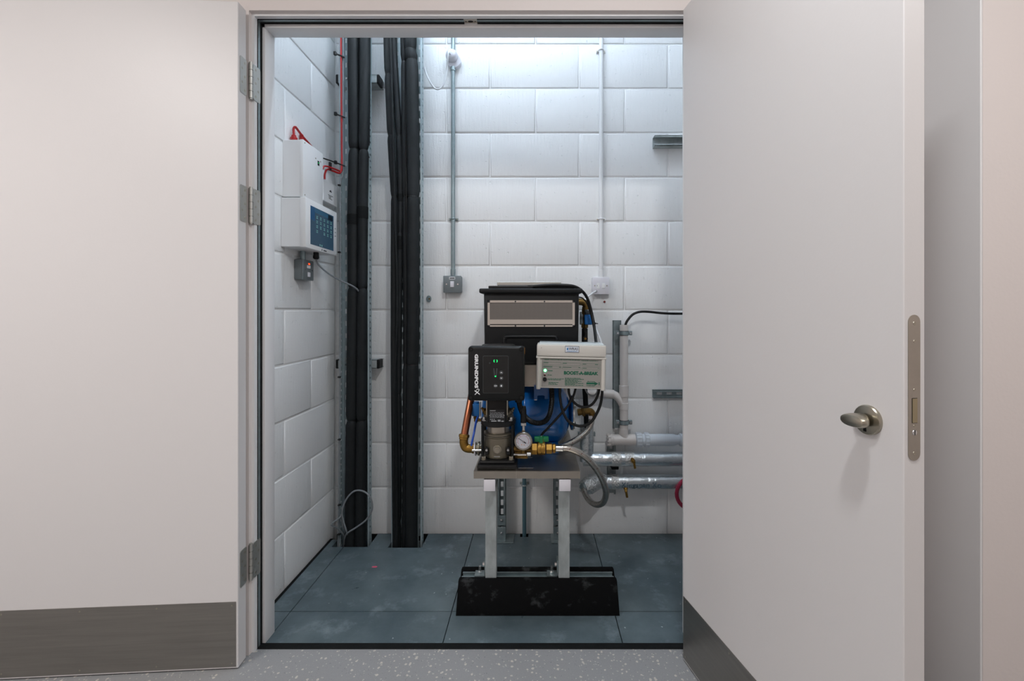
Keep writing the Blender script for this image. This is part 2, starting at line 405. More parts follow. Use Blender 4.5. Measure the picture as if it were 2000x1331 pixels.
struct('gap_shade_back', B().box(XL+.012, XR, r2+.0025, YB-.0015, -.05, -.004), M_RUBBER, 'black strip added to darken the gap between steel floor panels and back wall')  # gap shade as a black strip, since the void behind renders pale
struct('gap_shade_left', B().box(XL+.0012, XL+.0135, 1.61, 2.25, -.05, -.002), M_RUBBER, 'black strip added to darken the gap between steel floor panels and left wall')  # same black strip standing in for shade in the left gap
# corridor shell
struct('floor_corridor', B().box(-2.7, 2.3, -1.6, 1.506, -.05, 0), M_VINYL, 'pale grey speckled vinyl floor in front of the doorway')
wf = B(); ZO = 2.097
wf.box(-2.7, -.929, 1.478, 1.492, 0, 2.55).box(-2.7, -.985, 1.492, YF, -.05, ZT).box(-.929, .534, 1.478, 1.492, ZO, 2.55)
wf.box(.534, 2.3, 1.478, 1.492, 0, 2.55).box(.588, 2.3, 1.492, YF, -.05, ZT).box(-.985, .588, 1.492, YF, 2.15, ZT)
struct('wall_front', wf, M_WALL, 'plastered corridor wall around the double doorway')
struct('wall_return', B().box(1.10, 2.3, 1.118, 1.478, 0, 2.55), M_WALL, 'pale plastered wall return to the right of the open door')
struct('return_brightener', B().box(1.095, 1.1005, 1.119, 1.478, 0, 2.55, .001, 1), M_FRAME, 'thin whiter panel added to brighten the wall return behind the open right door')  # added panel: whiter colour stands in for light on the return
struct('wall_corridor_left', B().box(-2.8, -2.7, -1.6, YF, 0, 2.55), M_WALL, 'pale plastered corridor end wall on the left')
struct('wall_corridor_right', B().box(2.3, 2.4, -1.6, YF, 0, 2.55), M_WALL, 'pale plastered corridor end wall on the right')
struct('wall_corridor_behind', B().box(-2.8, 2.4, -1.7, -1.6, 0, 2.55), M_WALL, 'pale plastered corridor wall behind the viewpoint')
struct('ceiling_corridor', B().box(-2.8, 2.4, -1.7, 1.492, 2.55, 2.65), M_CEIL, 'white corridor ceiling')

# door frame: rebate, stop, seals, keep plate
fr = thing('trim_1', 'white painted door frame with black seals in its rebate', None, (-.2, 1.53, 0), kind='structure')
XJ0, XJ1, ZH = -.92, .526, 2.088
put('jamb', B().box(-.985, XJ0, 1.492, YF, 0, 2.15).box(XJ0-.003, XJ0+.012, 1.531, YF-.012, 0, ZH, .0015), M_FRAME, fr)
put('jamb', B().box(XJ1, .588, 1.492, YF, 0, 2.15).box(XJ1-.012, XJ1+.003, 1.531, YF-.012, 0, ZH, .0015), M_FRAME, fr)
put('head', B().box(XJ0, XJ1, 1.492, YF, ZH, 2.15).box(XJ0, XJ1, 1.531, YF-.012, ZH-.014, ZH+.003, .0015), M_FRAME, fr)
KX0, KX1 = -.237, -.193
for y0, y1, e in ((1.5075, 1.5105, .0015), (1.5225, 1.5285, .004)):
    put('door_seal', B().box(XJ0, XJ0+e, y0, y1, 0, ZH), M_RUBBER, fr)
    put('door_seal', B().box(XJ1-e, XJ1, y0, y1, 0, ZH), M_RUBBER, fr)
    put('door_seal', B().box(XJ0, KX0, y0, y1, ZH-e, ZH), M_RUBBER, fr); put('door_seal', B().box(KX1, XJ1, y0, y1, ZH-e, ZH), M_RUBBER, fr)
for x0, x1, y0, y1, z0, z1 in ((XJ0, XJ0+.0015, 1.5105, 1.5225, 0, ZH),):
    put('seal_carrier', B().box(x0, x1, y0, y1, z0, z1), M_GALV, fr)
put('seal_carrier', B().box(XJ0, KX0, 1.5105, 1.5225, ZH-.0015, ZH), M_GALV, fr); put('seal_carrier', B().box(KX1, XJ1, 1.5105, 1.5225, ZH-.0015, ZH), M_GALV, fr)
kp = put('keep_plate', B().box(KX0+.001, KX1-.001, 1.509, 1.527, ZH-.0016, ZH), M_STEEL, fr)
put('bolt_hole', B().prism([(.009*math.cos(a*math.pi/8), .0045*math.sin(a*math.pi/8)) for a in range(16)], Matrix.Translation(((KX0+KX1)/2, 1.518, ZH-.0021)), .0006), M_VOID, kp)
for dx in (-.0155, .0155): put('screw', B().cyl(((KX0+KX1)/2+dx, 1.518, ZH-.0022), ((KX0+KX1)/2+dx, 1.518, ZH), .0022, n=10), M_VOID, kp)
tr = struct('trim_2', B().box(-.985, .588, 1.506, 1.531, -.05, .0035, .0015), M_RUBBER, 'black rubber threshold strip between vinyl and steel floor')

# ================================================================== doors
def screw(parent, o, n, r=.003, mat_=None, t=.0006):
    o, n = Vector(o), Vector(n).normalized()
    s_ = put('screw', B().lathe(o, n, [(r, 0), (r*.9, t), (r*.45, t*1.05), (0, t*.2)], 12), mat_ or M_BRIGHT, parent, True); return s_
def kick(door, x0, x1, z0, z1, sgn):
    y0, y1 = (0, .0015) if sgn > 0 else (-.0015, 0)
    k = put('kick_plate', B().box(x0, x1, y0, y1, z0, z1), M_KICK, door, True)
    n = 4
    for i in range(n):
        for z in (z0+.011, z1-.011):
            screw(k, (x0+.012+(x1-x0-.024)*i/(n-1), .0015*sgn, z), (0, sgn, 0), .0026, M_NICKEL)
d1 = thing('door_1', 'left door leaf folded back against the corridor wall with steel kick plate', None, (-.927, 1.421, 0), math.atan2(-.064, -.998), kind='structure')
put('leaf', B().box(0, .71, -.044, 0, .004, 2.087, .0015, 1), M_DOOR, d1, True)
kick(d1, .006, .70, .010, .212, 1)
Minv = Matrix.Rotation(-d1.rotation_euler.z, 4, 'Z') @ Matrix.Translation(-d1.location)
for zc in (1.868, 1.462, .305):
    hp = Vector((-.9225, 1.478, 0)); h0 = .0575
    b = B()
    for k in range(5):
        z0 = zc-h0+k*(2*h0/5); b.cyl(hp+Vector((0, 0, z0+.0008)), hp+Vector((0, 0, z0+2*h0/5-.0008)), .0066, n=14)
    b.cyl(hp+Vector((0, 0, zc-h0-.003)), hp+Vector((0, 0, zc+h0+.003)), .0045, n=12)
    b.bm.transform(Minv); hg = put('hinge', b, M_HINGE, d1, True)
    pl = B(); pl.prism(rrect(.036, 2*h0, .006), plane_mat((-.0001, -.0265, zc), (0, -1, 0), (0, 0, 1)), .0018); a = put('hinge_leaf', pl, M_HINGE, hg, True)
    c = B(); c.prism(rrect(.038, 2*h0, .006), plane_mat((XJ0+.0004, 1.502, zc), (0, 1, 0), (0, 0, 1)), .0024); c.bm.transform(Minv); put('hinge_leaf', c, M_HINGE, hg, True)
    sc = B(); sf = B()
    for k in range(5):
        z = zc-h0+.014+k*(2*h0-.028)/4; s_ = (.007 if k % 2 else -.007)
        sc.lathe((-.0018, -.0265+s_, z), (-1, 0, 0), [(.0042, 0), (.0036, .0006), (.0015, .0006), (0, .0001)], 12)
        sf.lathe((XJ0+.0028, 1.502+s_, z), (1, 0, 0), [(.0042, 0), (.0036, .0006), (.0015, .0006), (0, .0001)], 12)
    sf.bm.transform(Minv); put('screw_row', sc, M_NICKEL, hg, True); put('screw_row', sf, M_NICKEL, hg, True)

d2 = thing('door_2', 'right door leaf standing open towards the corridor with thumbturn and mortice lock', None, (.475, 1.46, 0), math.atan2(-.979, .204), kind='structure')
put('leaf', B().box(0, .71, 0, .044, .004, 2.087, .0015, 1), M_DOOR, d2, True)
kick(d2, .003, .70, .010, .207, -1)
ex = .71
b = B(); b.prism(rrect(.0245, .2465, .0121, 6), plane_mat((ex, .0205, .987), (0, 1, 0), (0, 0, 1)), .0012); lk = put('lock_faceplate', b, M_STEEL, d2, True)
zz = lambda y: CAMH-(y-CY)/FPX*.768
for y_ in (632, 667, 762, 832, 886): screw(lk, (ex+.0012, .0205, zz(y_)), (1, 0, 0), .0032 if y_ in (632, 886) else .0026, M_NICKEL)
put('bolt_surround', B().box(ex, ex+.0014, .0152, .0262, zz(827), zz(778)), M_VOID, lk, True)
put('dead_bolt', B().box(ex, ex+.0022, .0158, .0256, zz(826), zz(779)), mat('bolt_nickel_brass', (168, 156, 128), .35, .8), lk, True)
b = B(); b.lathe((ex+.0012, .0205, zz(845.5)), (1, 0, 0), [(.0048, 0), (.0043, .0009), (0, .0009)], 16); cs = put('cylinder_screw', b, M_BRIGHT, lk, True)
put('screw_slot', B().box(ex+.0019, ex+.0024, .0198, .0212, zz(845.5)-.0042, zz(845.5)+.0042), M_VOID, lk, True)
tx, tz = .646, .919
rs = put('thumbturn_rose', B().lathe((tx, 0, tz), (0, -1, 0), [(.0270, 0), (.0270, .0045), (.0255, .0065), (.020, .0075), (.0085, .0085), (.0075, .016), (0, .016)], 36), M_NICKEL, d2, True)
b = B()
prof = []
for k in range(14):                                    # flattened oval grip, thick in the middle
    t = k/13; a = -math.pi/2+math.pi*t
    prof.append((math.cos(a), math.sin(a)))
rings = []
for i, yy in enumerate((-.014, -.020, -.027, -.034, -.0385, -.040)):
    f = (.55, .82, 1, 1, .93, .80)[i]; wx, wz = .0245*f, .0125*(1.0, .98, .95, .9, .8, .6)[i]
    rings.append([b.bm.verts.new((tx+wx*math.copysign(abs(math.cos(q))**.8, math.cos(q)), yy, tz+wz*math.copysign(abs(math.sin(q))**.9, math.sin(q)))) for q in [2*math.pi*k/28 for k in range(28)]])
for a, c in zip(rings, rings[1:]):
    for k in range(28): b.bm.faces.new((a[k], a[(k+1) % 28], c[(k+1) % 28], c[k]))
b.bm.faces.new(rings[0][::-1]); b.bm.faces.new(rings[-1])
put('thumbturn_grip', b, M_NICKEL, d2, True)
put('release_indicator', B().box(tx-.004, tx+.002, -.0088, -.006, tz-.021, tz-.009, .0008, 1), M_VOID, rs, True)

# ================================================================== lamps
bt = thing('batten_lamp', 'fluorescent batten lamp on the plant room ceiling', 'lamp', (-.2, 1.73, ZT-.10))
put('housing', B().box(-.82, .42, 1.695, 1.765, ZT-.06, ZT, .004, 1), M_WHITEB, bt)
put('tube', B().cyl((-.80, 1.73, ZT-.082), (.40, 1.73, ZT-.082), .013), mat('lamp_tube', (235, 240, 245), .3, emit=(216, 235, 252), es=BATTEN_RADIANCE), bt)
M_LP = mat('lamp_panel', (240, 236, 230), .4, emit=(255, 240, 228), es=5)
dl = thing('downlight', 'small round downlight above the middle of the corridor', 'lamp', (.27, .352, 2.54))
put('trim_ring', B().torus((.27, .352, 2.548), (0, 0, 1), .085, .006, n=32), M_WHITEB, dl)
put('lens', B().cyl((.27, .352, 2.541), (.27, .352, 2.549), .078, n=32), M_LP, dl)
for x, lb in ((1.5, 'added square fill lamp at the right end of the corridor'), (-1.8, 'added square fill lamp at the left end of the corridor')):
    cl = thing('added_fill_lamp', lb, 'lamp', (x, -.10, 2.52), group='added corridor fill lamps')  # bodies for the two added fills, out of view
    put('lamp_frame', B().box(x-.3, x+.3, -.4, .2, 2.530, 2.55, .003, 1), M_WHITEB, cl)
    put('diffuser', B().box(x-.27, x+.27, -.37, .17, 2.524, 2.531), M_LP, cl)

# ================================================================== risers: slotted trays with insulated pipes
def slotted_tray(name, label, xl, xr, yb, yf, z0, z1, slots, pitch=.0602):
    t = thing(name, label, 'cable tray', ((xl+xr)/2, yb, z0), group='vertical cable trays on the back wall')
    b = B(); th = .0016
    edges = [xl]
    for s0, s1 in slots: edges += [s0, s1]
    edges.append(xr)
    for a, c in zip(edges[::2], edges[1::2]): b.box(a, c, yb, yb+th, z0, z1)
    for i, (s0, s1) in enumerate(slots):
        z = z0+(pitch/2 if i % 2 else 0)
        while z < z1:
            b.box(s0, s1, yb, yb+th, z, min(z+pitch-.024, z1)); z += pitch
    put('tray_base', b, M_TRAY, t)
    for x, s_ in ((xl, 1), (xr, -1)):
        b = B(); y1_ = yb; a_, c_ = yf+.011, yf+.023
        xa, xb = (x-th, x) if s_ > 0 else (x, x+th)
        b.box(xa, xb, yf, a_, z0, z1).box(xa, xb, c_, y1_+th, z0, z1)
        z = z0
        while z < z1: b.box(xa, xb, a_, c_, z, min(z+pitch/2-.010, z1)); z += pitch/2
        lx0, lx1 = (x-th, x+.005) if s_ > 0 else (x-.005, x+th)
        b.box(lx0, lx1, yf-.001, yf+.0012, z0, z1)
        put('tray_flange', b, M_TRAY, t)
    return t
t1 = slotted_tray('cable_tray', 'galvanised slotted tray in the corner beside the control panel', -.941, -.801, 2.226, 2.192, -.25, ZT-.01, [(-.928, -.921), (-.905, -.898), (-.838, -.831)])
t2 = slotted_tray('cable_tray', 'galvanised slotted tray between corner riser and grey switch box', -.692, -.548, 2.229, 2.198, -.25, ZT-.01, [(-.676, -.669), (-.652, -.644), (-.598, -.590), (-.570, -.562)])
for z in (CAMH-(157-CY)/396, CAMH-(711-CY)/396):        # cross struts that hold tray 1 off the wall
    b = B(); x0, x1 = -.975, -.765
    b.box(x0, x1, 2.230, 2.2325, z-.0205, z+.0205).box(x0, x1, 2.230, 2.303, z+.018, z+.0205).box(x0, x1, 2.230, 2.303, z-.0205, z-.018)
    put('support_strut', b, M_GALVD, t1)
    b = B(); b.box(x0-.002, x0+.012, 2.2285, 2.285, z-.0222, z+.0222, .003, 1); put('strut_end_cap', b, M_BLACKP, t1)
    b = B(); b.box(x1-.012, x1+.002, 2.2285, 2.285, z-.0222, z+.0222, .003, 1); put('strut_end_cap', b, M_BLACKP, t1)
    put('fixing_bolt', B().cyl((-.922, 2.2265, z-.002), (-.922, 2.221, z-.002), .0055, n=12, ch=.001), M_BRIGHT, t1)
for x in (-.703, -.537):
    z = CAMH-(584-CY)/388
    b = B(); b.prism([(.013*math.cos(a*math.pi/8), .017*math.sin(a*math.pi/8)) for a in range(16)], FRONT((x, 2.302, z)), .0025)
    lg = put('fixing_lug', b, M_GALV, t2); put('wall_plug', B().cyl((x+.003*(1 if x > -.6 else -1), 2.3, z), (x+.003*(1 if x > -.6 else -1), 2.297, z), .004, n=10), M_BRASSD, lg)
def pipe_at(name, label, pts, r, Y, ties, mat_=M_FOAM, bands=(), cat='pipe', pinch=.66, n=14, tie=True, group='black insulated riser pipes in the wall trays'):
    """insulated pipe: pts = (px, py) along its run; ties = py where sleeves meet under a tie"""
    world = [W(px, py, Y) for px, py in pts]
    zt = ZT-.012; world[0] = Vector((world[0].x, world[0].y, max(world[0].z, zt) if world[0].z > 2.3 else world[0].z))
    P = smooth_path(world, 14)
    zs = sorted([CAMH-(t-CY)/FPX*Y for t in ties], reverse=True)
    root = thing(name, label, cat, (P[-1].x, P[-1].y, P[-1].z), group=group)
    def at(z):
        for a, c in zip(P, P[1:]):
            if a.z >= z >= c.z: return a.lerp(c, (a.z-z)/max(1e-6, a.z-c.z))
        return P[0] if z > P[0].z else P[-1]
    cuts = [P[0].z]+zs+[P[-1].z]
    for a, c in zip(cuts, cuts[1:]):
        if a-c < .02: continue
        hs = [0, .002, .005, .010, .018, .03] ; L_ = a-c; st = []; m = max(3, int(L_/.05))
        top = a in zs; bot = c in zs
        for h_ in hs:
            if h_ < L_/2: st.append((a-h_, (pinch+(1-pinch)*min(1, (h_/.026)**.5)) if top else 1))
        for k in range(1, m): 
            z = a-L_*k/m
            if a-z > .035 and z-c > .035: st.append((z, 1+.012*math.sin(z*31+r*900)))
        for h_ in reversed(hs):
            if h_ < L_/2: st.append((c+h_, (pinch+(1-pinch)*min(1, (h_/.026)**.5)) if bot else 1))
        b = B(); b.tube([at(z) for z, _ in st], [r*q for _, q in st], n, 0); put('insulation_sleeve', b, mat_, root)
    if tie:
        for z in zs:
            b = B(); b.torus(at(z), (0, 0, 1), r*pinch*1.02, .0022, n=20, m=6); put('cable_tie', b, M_TIE, root)
    for y0, y1 in bands:
        z0, z1 = CAMH-(y0-CY)/FPX*Y, CAMH-(y1-CY)/FPX*Y
        b = B(); b.tube([at(z0), at((z0+z1)/2), at(z1)], r*1.06, n, 0); put('tape_band', b, M_RUBBER, root)
    return root
pipe_at('insulated_pipe', 'black foam insulated riser pipe, left of the pair in the corner tray', [(690, -60), (690, 75), (692, 290), (690, 420), (690, 570), (687, 830), (685, 1000), (685, 1115)], .0272, 2.196, (292, 562, 822), bands=((420, 440),))
pipe_at('insulated_pipe', 'black foam insulated riser pipe, right of the pair in the corner tray', [(713, -60), (713, 75), (711, 290), (709, 420), (708, 570), (706, 830), (704, 1000), (704, 1115)], .0262, 2.194, (294, 564, 822), bands=((405, 428),))
pipe_at('insulated_pipe', 'thin black insulated pipe leaning at the left edge of the second tray', [(752, -60), (756, 80), (763, 262), (770, 385), (770, 460), (770, 720), (772, 900), (774, 1115)], .0165, 2.196, (145, 265, 385), bands=())
pipe_at('insulated_pipe', 'thin black insulated pipe second from left in the second tray', [(764, -60), (769, 80), (779, 262), (782, 385), (781, 460), (779, 640), (778, 771), (778, 900), (777, 1115)], .0150, 2.210, (265, 455, 771, 1020), bands=((462, 488), (380, 395)))
pipe_at('insulated_pipe', 'slim black insulated pipe beside the thick pipe in the second tray', [(786, -60), (788, 80), (789, 120), (790, 300), (791, 385), (793, 600), (793, 712), (792, 900), (791, 1115)], .0145, 2.208, (120, 385, 712))
pipe_at('insulated_pipe', 'thick black insulated pipe at the right of the second tray', [(800, -60), (801, 75), (804, 120), (807, 300), (807, 385), (807, 560), (806, 712), (804, 900), (803, 1115)], .0300, 2.196, (97, 118, 386, 713), pinch=.82)
b = B(); b.tube([W(759, -60, 2.168), W(763, 80, 2.168), W(768, 262, 2.168), W(771, 385, 2.168), W(773, 470, 2.170), W(776, 560, 2.170), W(775, 650, 2.172), W(771, 740, 2.186), W(769, 850, 2.172), W(770, 1115, 2.185)], .0058, 10)
solo('cable', b, M_FOAM, 'thin black cable winding down over the left pipes of the second tray', 'cable')
b = B(); b.tube([W(795, 80, 2.19), W(793, 300, 2.19), W(795, 480, 2.19), W(797, 560, 2.19), W(798, 720, 2.192), W(797, 900, 2.195), W(797, 1100, 2.20)], .0042, 8)
solo('cable', b, M_CABLE, 'thin black cable beside the thick pipe of the second tray', 'cable')
# red fire cables up the corner with ties
rc = thing('fire_cable', 'red fire alarm cable running up the corner from the small white box', 'cable', W(667, 338, 2.17))
b = B(); b.tube([W(666, -60, 2.172), W(666, 80, 2.172), W(667, 250, 2.172), W(667.5, 322, 2.172), W(666, 334, 2.17), W(655, 331, 2.13), W(640, 325.5, 2.06), W(633, 325, 2.04), W(630, 330, 2.03)], .0040, 10)
put('upper_run', b, M_RED, rc)
b = B(); b.tube([W(667.4, 312, 2.172), W(667.2, 326, 2.168), W(664, 338, 2.16), W(650, 334, 2.12), W(639, 331, 2.085), W(634.5, 340, 2.08), W(634, 350, 2.08)], .0046, 10)
put('lower_run', b, M_RED, rc)
for px, py, Y in ((661, 107, 2.168), (662, 225, 2.168), (662, 320, 2.166)):
    c = W(px, py, Y); b = B(); b.bar(c+Vector((-.016, 0, .006)), c+Vector((.026, .004, -.010)), .010, .0045).box(c.x-.022, c.x-.010, c.y-.006, c.y+.006, c.z-.002, c.z+.014, .001, 1); put('cable_tie', b, M_TIE, rc)
c = W(645, 322, 2.10); put('cable_tie', B().box(c.x-.006, c.x+.004, c.y-.006, c.y+.008, c.z-.026, c.z+.012, .002, 1), M_TIE, rc)
b = B(); b.tube([W(670, -60, 2.18), W(670, 80, 2.18), W(669.5, 250, 2.18), W(670, 325, 2.18), W(669, 345, 2.183), W(665, 358, 2.186), W(664.5, 420, 2.186), W(664.5, 700, 2.186), W(661.5, 1000, 2.186), W(660, 1090, 2.186)], .0042, 8)
solo('cable', b, M_GREYC, 'grey cable running down the left edge of the corner tray', 'cable')
b = B(); b.tube([W(632, 309.5, 2.00), W(648, 315, 2.06), W(664, 321, 2.15)], .0030, 8); solo('cable', b, M_CABLE, 'thin black cable between the white box and the corner tray', 'cable')
for py in (362, 493, 737, 859, 987, 1044):
    c = W(662, py, 2.170); b = B(); b.box(c.x-.005, c.x+.008, c.y-.006, c.y+.006, c.z-.004, c.z+.004, .002, 1); put('cable_tie', b, M_TIE, t1)

# ================================================================== control equipment on the left wall
F = XL
ub = thing('power_supply_box', 'tall white metal box with red cable gland above the touch panel', 'box', (XL+.04, 1.907, 1.578))
put('case', B().box(F, -.940, 1.823, 1.991, 1.580, 1.808, .002, 1), M_WHITEB, ub)
put('front_cover', B().box(-.942, -.928, 1.821, 1.993, 1.578, 1.810, .0025), M_WHITEB, ub)
put('status_window', B().box(-.929, -.9272, 1.943, 1.957, 1.745, 1.765), M_BLACKP, ub)
put('status_led', B().cyl((-.9275, 1.950, 1.757), (-.9265, 1.950, 1.757), .002, n=10), M_LED, ub)
for y, z in ((1.925, 1.768), (1.968, 1.768), (1.835, 1.59), (1.835, 1.80)): put('screw', B().cyl((-.9285, y, z), (-.927, y, z), .003, n=10), M_NICKEL, ub)
gl = put('cable_gland', B().lathe(W(574, 272, 1.88), (0, 0, 1), [(.0135, -.004), (.0135, .006), (.010, .008), (.0085, .016), (0, .016)], 12), M_RED, ub)
b = B(); b.tube([W(574, 264, 1.88), W(573.5, 252, 1.885), W(577, 248.5, 1.89), W(583, 256, 1.92), W(592, 268, 1.96), W(601, 278, 2.0), W(608, 286, 2.03)], .0050, 10); put('red_cable', b, M_RED, ub)
c = W(590, 266, 1.955); put('cable_clip', B().box(c.x-.009, c.x+.004, c.y-.006, c.y+.006, c.z-.018, c.z+.008, .002, 1), M_RED, ub)

tp = thing('touch_panel', 'white control panel with blue touch screen on the left wall', 'control panel', (XL+.05, 1.95, 1.376))
put('case', B().box(F, -.934, 1.812, 2.093, 1.378, 1.574, .002, 1), M_WHITEB, tp)
put('bezel', B().box(-.936, -.912, 1.81, 2.095, 1.376, 1.576, .003), M_WHITEB, tp)
SY0, SY1, SZ0, SZ1 = 1.848, 2.058, 1.394, 1.551
sc = put('screen', B().box(-.914, -.9112, SY0, SY1, SZ0, SZ1), M_SCREEN, tp)
def on_screen(name, u0, u1, v0, v1, m_, e=.0004):       # u from the near edge, v from the top
    w_, h_ = SY1-SY0, SZ1-SZ0
    put(name, B().box(-.9113, -.9112+e, SY0+u0*w_, SY0+u1*w_, SZ1-v1*h_, SZ1-v0*h_), m_, sc)
on_screen('menu_strip', .0, .17, .0, .36, M_SCREEN2, .0002)
on_screen('title_bar', .17, 1, .02, .13, mat('screen_title', (40, 76, 100), .3, emit=(60, 110, 140), es=.2), .0002)
on_screen('clock_field', .74, .96, .03, .17, mat('screen_dark', (22, 38, 52), .3), .0003)
for ci in range(5):
    for ri in range(4):
        if ri == 3 and ci in (1,): continue
        u0 = .23+ci*.155; v0 = .20+ri*.125
        on_screen('icon', u0, u0+.065, v0, v0+.030, M_ICON); on_screen('icon_caption', u0, u0+.065, v0+.045, v0+.075, M_ICON)
on_screen('status_icon', .36, .41, .93, .98, M_ICON); on_screen('status_icon', .44, .49, .93, .98, M_ICON)
b = B(); b.box(-.9122, -.9112, 1.962, 1.990, 1.381, 1.3855).prism([(-.004, 0), (.004, 0), (0, .007)], plane_mat((-.9122, 1.948, 1.381), (0, 1, 0), (0, 0, 1)), .001); put('maker_mark', b, M_DTEXT, tp)
for k in range(3): put('indicator_mark', B().box(-.9122, -.9114, 2.073, 2.083, 1.497-k*.017, 1.4995-k*.017), M_DTEXT, tp)
put('screw', B().cyl((-.9125, 2.088, 1.382), (-.911, 2.088, 1.382), .0017, n=10), M_NICKEL, tp)
gp = W(611, 497, 1.99)
put('cable_gland', B().lathe((-.955, 1.985, 1.377), (0, 0, -1), [(.011, -.002), (.011, .012), (.0125, .013), (.0125, .024), (.008, .029), (0, .029)], 10), M_BLACKP, tp)
b = B(); b.tube([(-.955, 1.985, 1.352), (-.953, 1.990, 1.337), (-.946, 2.005, 1.318), (-.925, 2.05, 1.288), (-.895, 2.10, 1.262), (-.865, 2.14, 1.244), (-.848, 2.165, 1.228), (-.842, 2.185, 1.210)], .0038, 8)
solo('cable', b, M_GREYC, 'grey cable sagging from the touch panel to the corner riser', 'cable')

fs = thing('isolator_box', 'grey metal isolator box with orange neon under the touch panel', 'switch', (XL+.02, 1.952, 1.254))
put('back_box', B().box(F, -.977, 1.908, 1.996, 1.255, 1.340, .005), M_GREYBOX, fs)
put('cover_plate', B().box(-.979, -.971, 1.906, 1.998, 1.2545, 1.3405, .0035), M_GREYBOX, fs)
put('neon', B().box(-.972, -.9695, 1.950, 1.962, 1.321, 1.327, .0008, 1), M_NEON, fs)
put('engraved_label', B().box(-.972, -.9706, 1.938, 1.968, 1.305, 1.317), M_WTEXT, fs)
put('switch_rocker', B().box(-.972, -.9685, 1.944, 1.964, 1.268, 1.288, .001, 1), M_WHITEP, fs)
for y in (1.925, 1.982): put('screw', B().cyl((-.972, y, 1.298), (-.970, y, 1.298), .0025, n=10), M_BRIGHT, fs)
put('conduit_stub', B().cyl((-.992, 1.945, 1.338), (-.992, 1.945, 1.380), .0105, n=16), M_GALV, fs)

sb = thing('junction_box', 'small white junction box with printed label beside the corner tray', 'box', (XL+.02, 2.163, 1.632))
put('case', B().box(F, -.976, 2.092, 2.234, 1.633, 1.734, .003, 1), M_WHITEB, sb)
put('lid', B().box(-.978, -.972, 2.090, 2.236, 1.632, 1.735, .002, 1), M_WHITEB, sb)
b = B(); b.box(-.9724, -.9715, 2.152, 2.175, 1.688, 1.6925).box(-.9724, -.9715, 2.158, 2.170, 1.6925, 1.697)
for k, (a, c) in enumerate(((2.138, 2.188), (2.142, 2.170), (2.144, 2.168), (2.146, 2.180))): b.box(-.9724, -.9715, a, c, 1.670-k*.0055, 1.6725-k*.0055)
put('printed_label', b, M_DTEXT, sb)

# grey data cable looped at the foot of the corner riser
b = B(); Yc = 2.165
b.tube([W(x, y, Yc+k) for x, y, k in ((673, 1074, .05), (674, 1052, .03), (667, 1040, .0), (657, 1031, -.03), (647, 1026, -.06), (652, 1020, -.04), (664, 1011, -.01), (668, 1003, 0), (668, 1015, 0), (671, 1032, 0), (677, 1050, .03), (679, 1074, .05))], .0038, 8)
b.tube([W(x, y, Yc-.008+k) for x, y, k in ((671, 1076, .05), (674, 1050, .02), (680, 1041, 0), (697, 1030, 0), (714, 1017, 0), (725, 1001, 0), (727, 987, 0), (723, 972, 0), (713, 962, 0), (701, 958.5, 0), (690, 961, 0), (679, 972, 0), (671, 988, 0), (668, 1003, 0), (671, 1020, 0), (676, 1036, 0), (680, 1052, .03), (680, 1074, .05))], .0040, 8)
solo('cable', b, M_GREYC, 'loose grey cable loop standing out of the floor by the corner tray', 'cable')

# ================================================================== electrics on the back wall
def ZB(py, Y): return CAMH-(py-CY)/FPX*Y
cy_ = 2.288; X1 = (885-CX)/FPX*cy_
cn = thing('galvanised_conduit', 'galvanised steel conduit dropping to the grey switch box', 'conduit', (X1, cy_, ZB(540, cy_)))
put('pipe', B().cyl((X1, cy_, ZB(540, cy_)), (X1, cy_, ZB(133, cy_)), .0100, n=16), M_GALV, cn)
put('pipe', B().cyl((X1, cy_, ZB(100, cy_)), (X1, cy_, ZT-.01), .0100, n=16), M_GALV, cn)
put('coupler', B().cyl((X1, cy_, ZB(539, cy_)), (X1, cy_, ZB(526, cy_)), .0122, n=16, ch=.001), M_GALV, cn)
put('coupler', B().cyl((X1, cy_, ZB(139, cy_)), (X1, cy_, ZB(131, cy_)), .0130, n=16, ch=.001), M_GALV, cn)
def saddle(parent, x, y, z, m_, r=.0105, lug=.024):
    b = B(); b.box(x-lug, x+lug, YB-.004, YB-.001, z-.007, z+.007, .001, 1); b.tube([(x-r-.002, YB-.003, z), (x-r-.001, y, z), (x-r*.7, y-r*.7-.001, z), (x, y-r-.002, z), (x+r*.7, y-r*.7-.001, z), (x+r+.001, y, z), (x+r+.002, YB-.003, z)], .0035, 6, 3)
    s_ = put('saddle_clip', b, m_, parent)
    for q in (-1, 1): put('screw', B().lathe((x+q*(lug-.007), YB-.004, z), (0, -1, 0), [(.0042, 0), (.003, .003), (0, .0035)], 10), M_NICKEL, s_)
saddle(cn, X1, cy_, ZB(428, cy_), M_GALV)
sw = thing('switch_box', 'grey metal switch box with white rocker on the back wall', 'switch', (X1, 2.28, ZB(571, 2.262)))
zc = ZB(555.5, 2.262)
put('back_box', B().box(X1-.044, X1+.044, 2.268, YB, zc-.041, zc+.041, .005), M_GREYBOX, sw)
put('cover_plate', B().box(X1-.0455, X1+.0455, 2.262, 2.270, zc-.0425, zc+.0425, .0035), M_GREYBOX, sw)
put('switch_rocker', B().box(X1-.0095, X1+.0095, 2.2585, 2.2635, zc-.015, zc+.015, .0015), M_WHITEP, sw)
put('engraved_label', B().box(X1-.015, X1+.015, 2.2612, 2.2625, zc+.024, zc+.036), M_WTEXT, sw)
put('label_print', B().box(X1-.012, X1+.012, 2.2608, 2.262, zc+.0275, zc+.0325), M_DTEXT, sw)
for q in (-.028, .028): put('screw', B().cyl((X1+q, 2.263, zc), (X1+q, 2.260, zc), .0038, n=12), M_BRIGHT, sw)
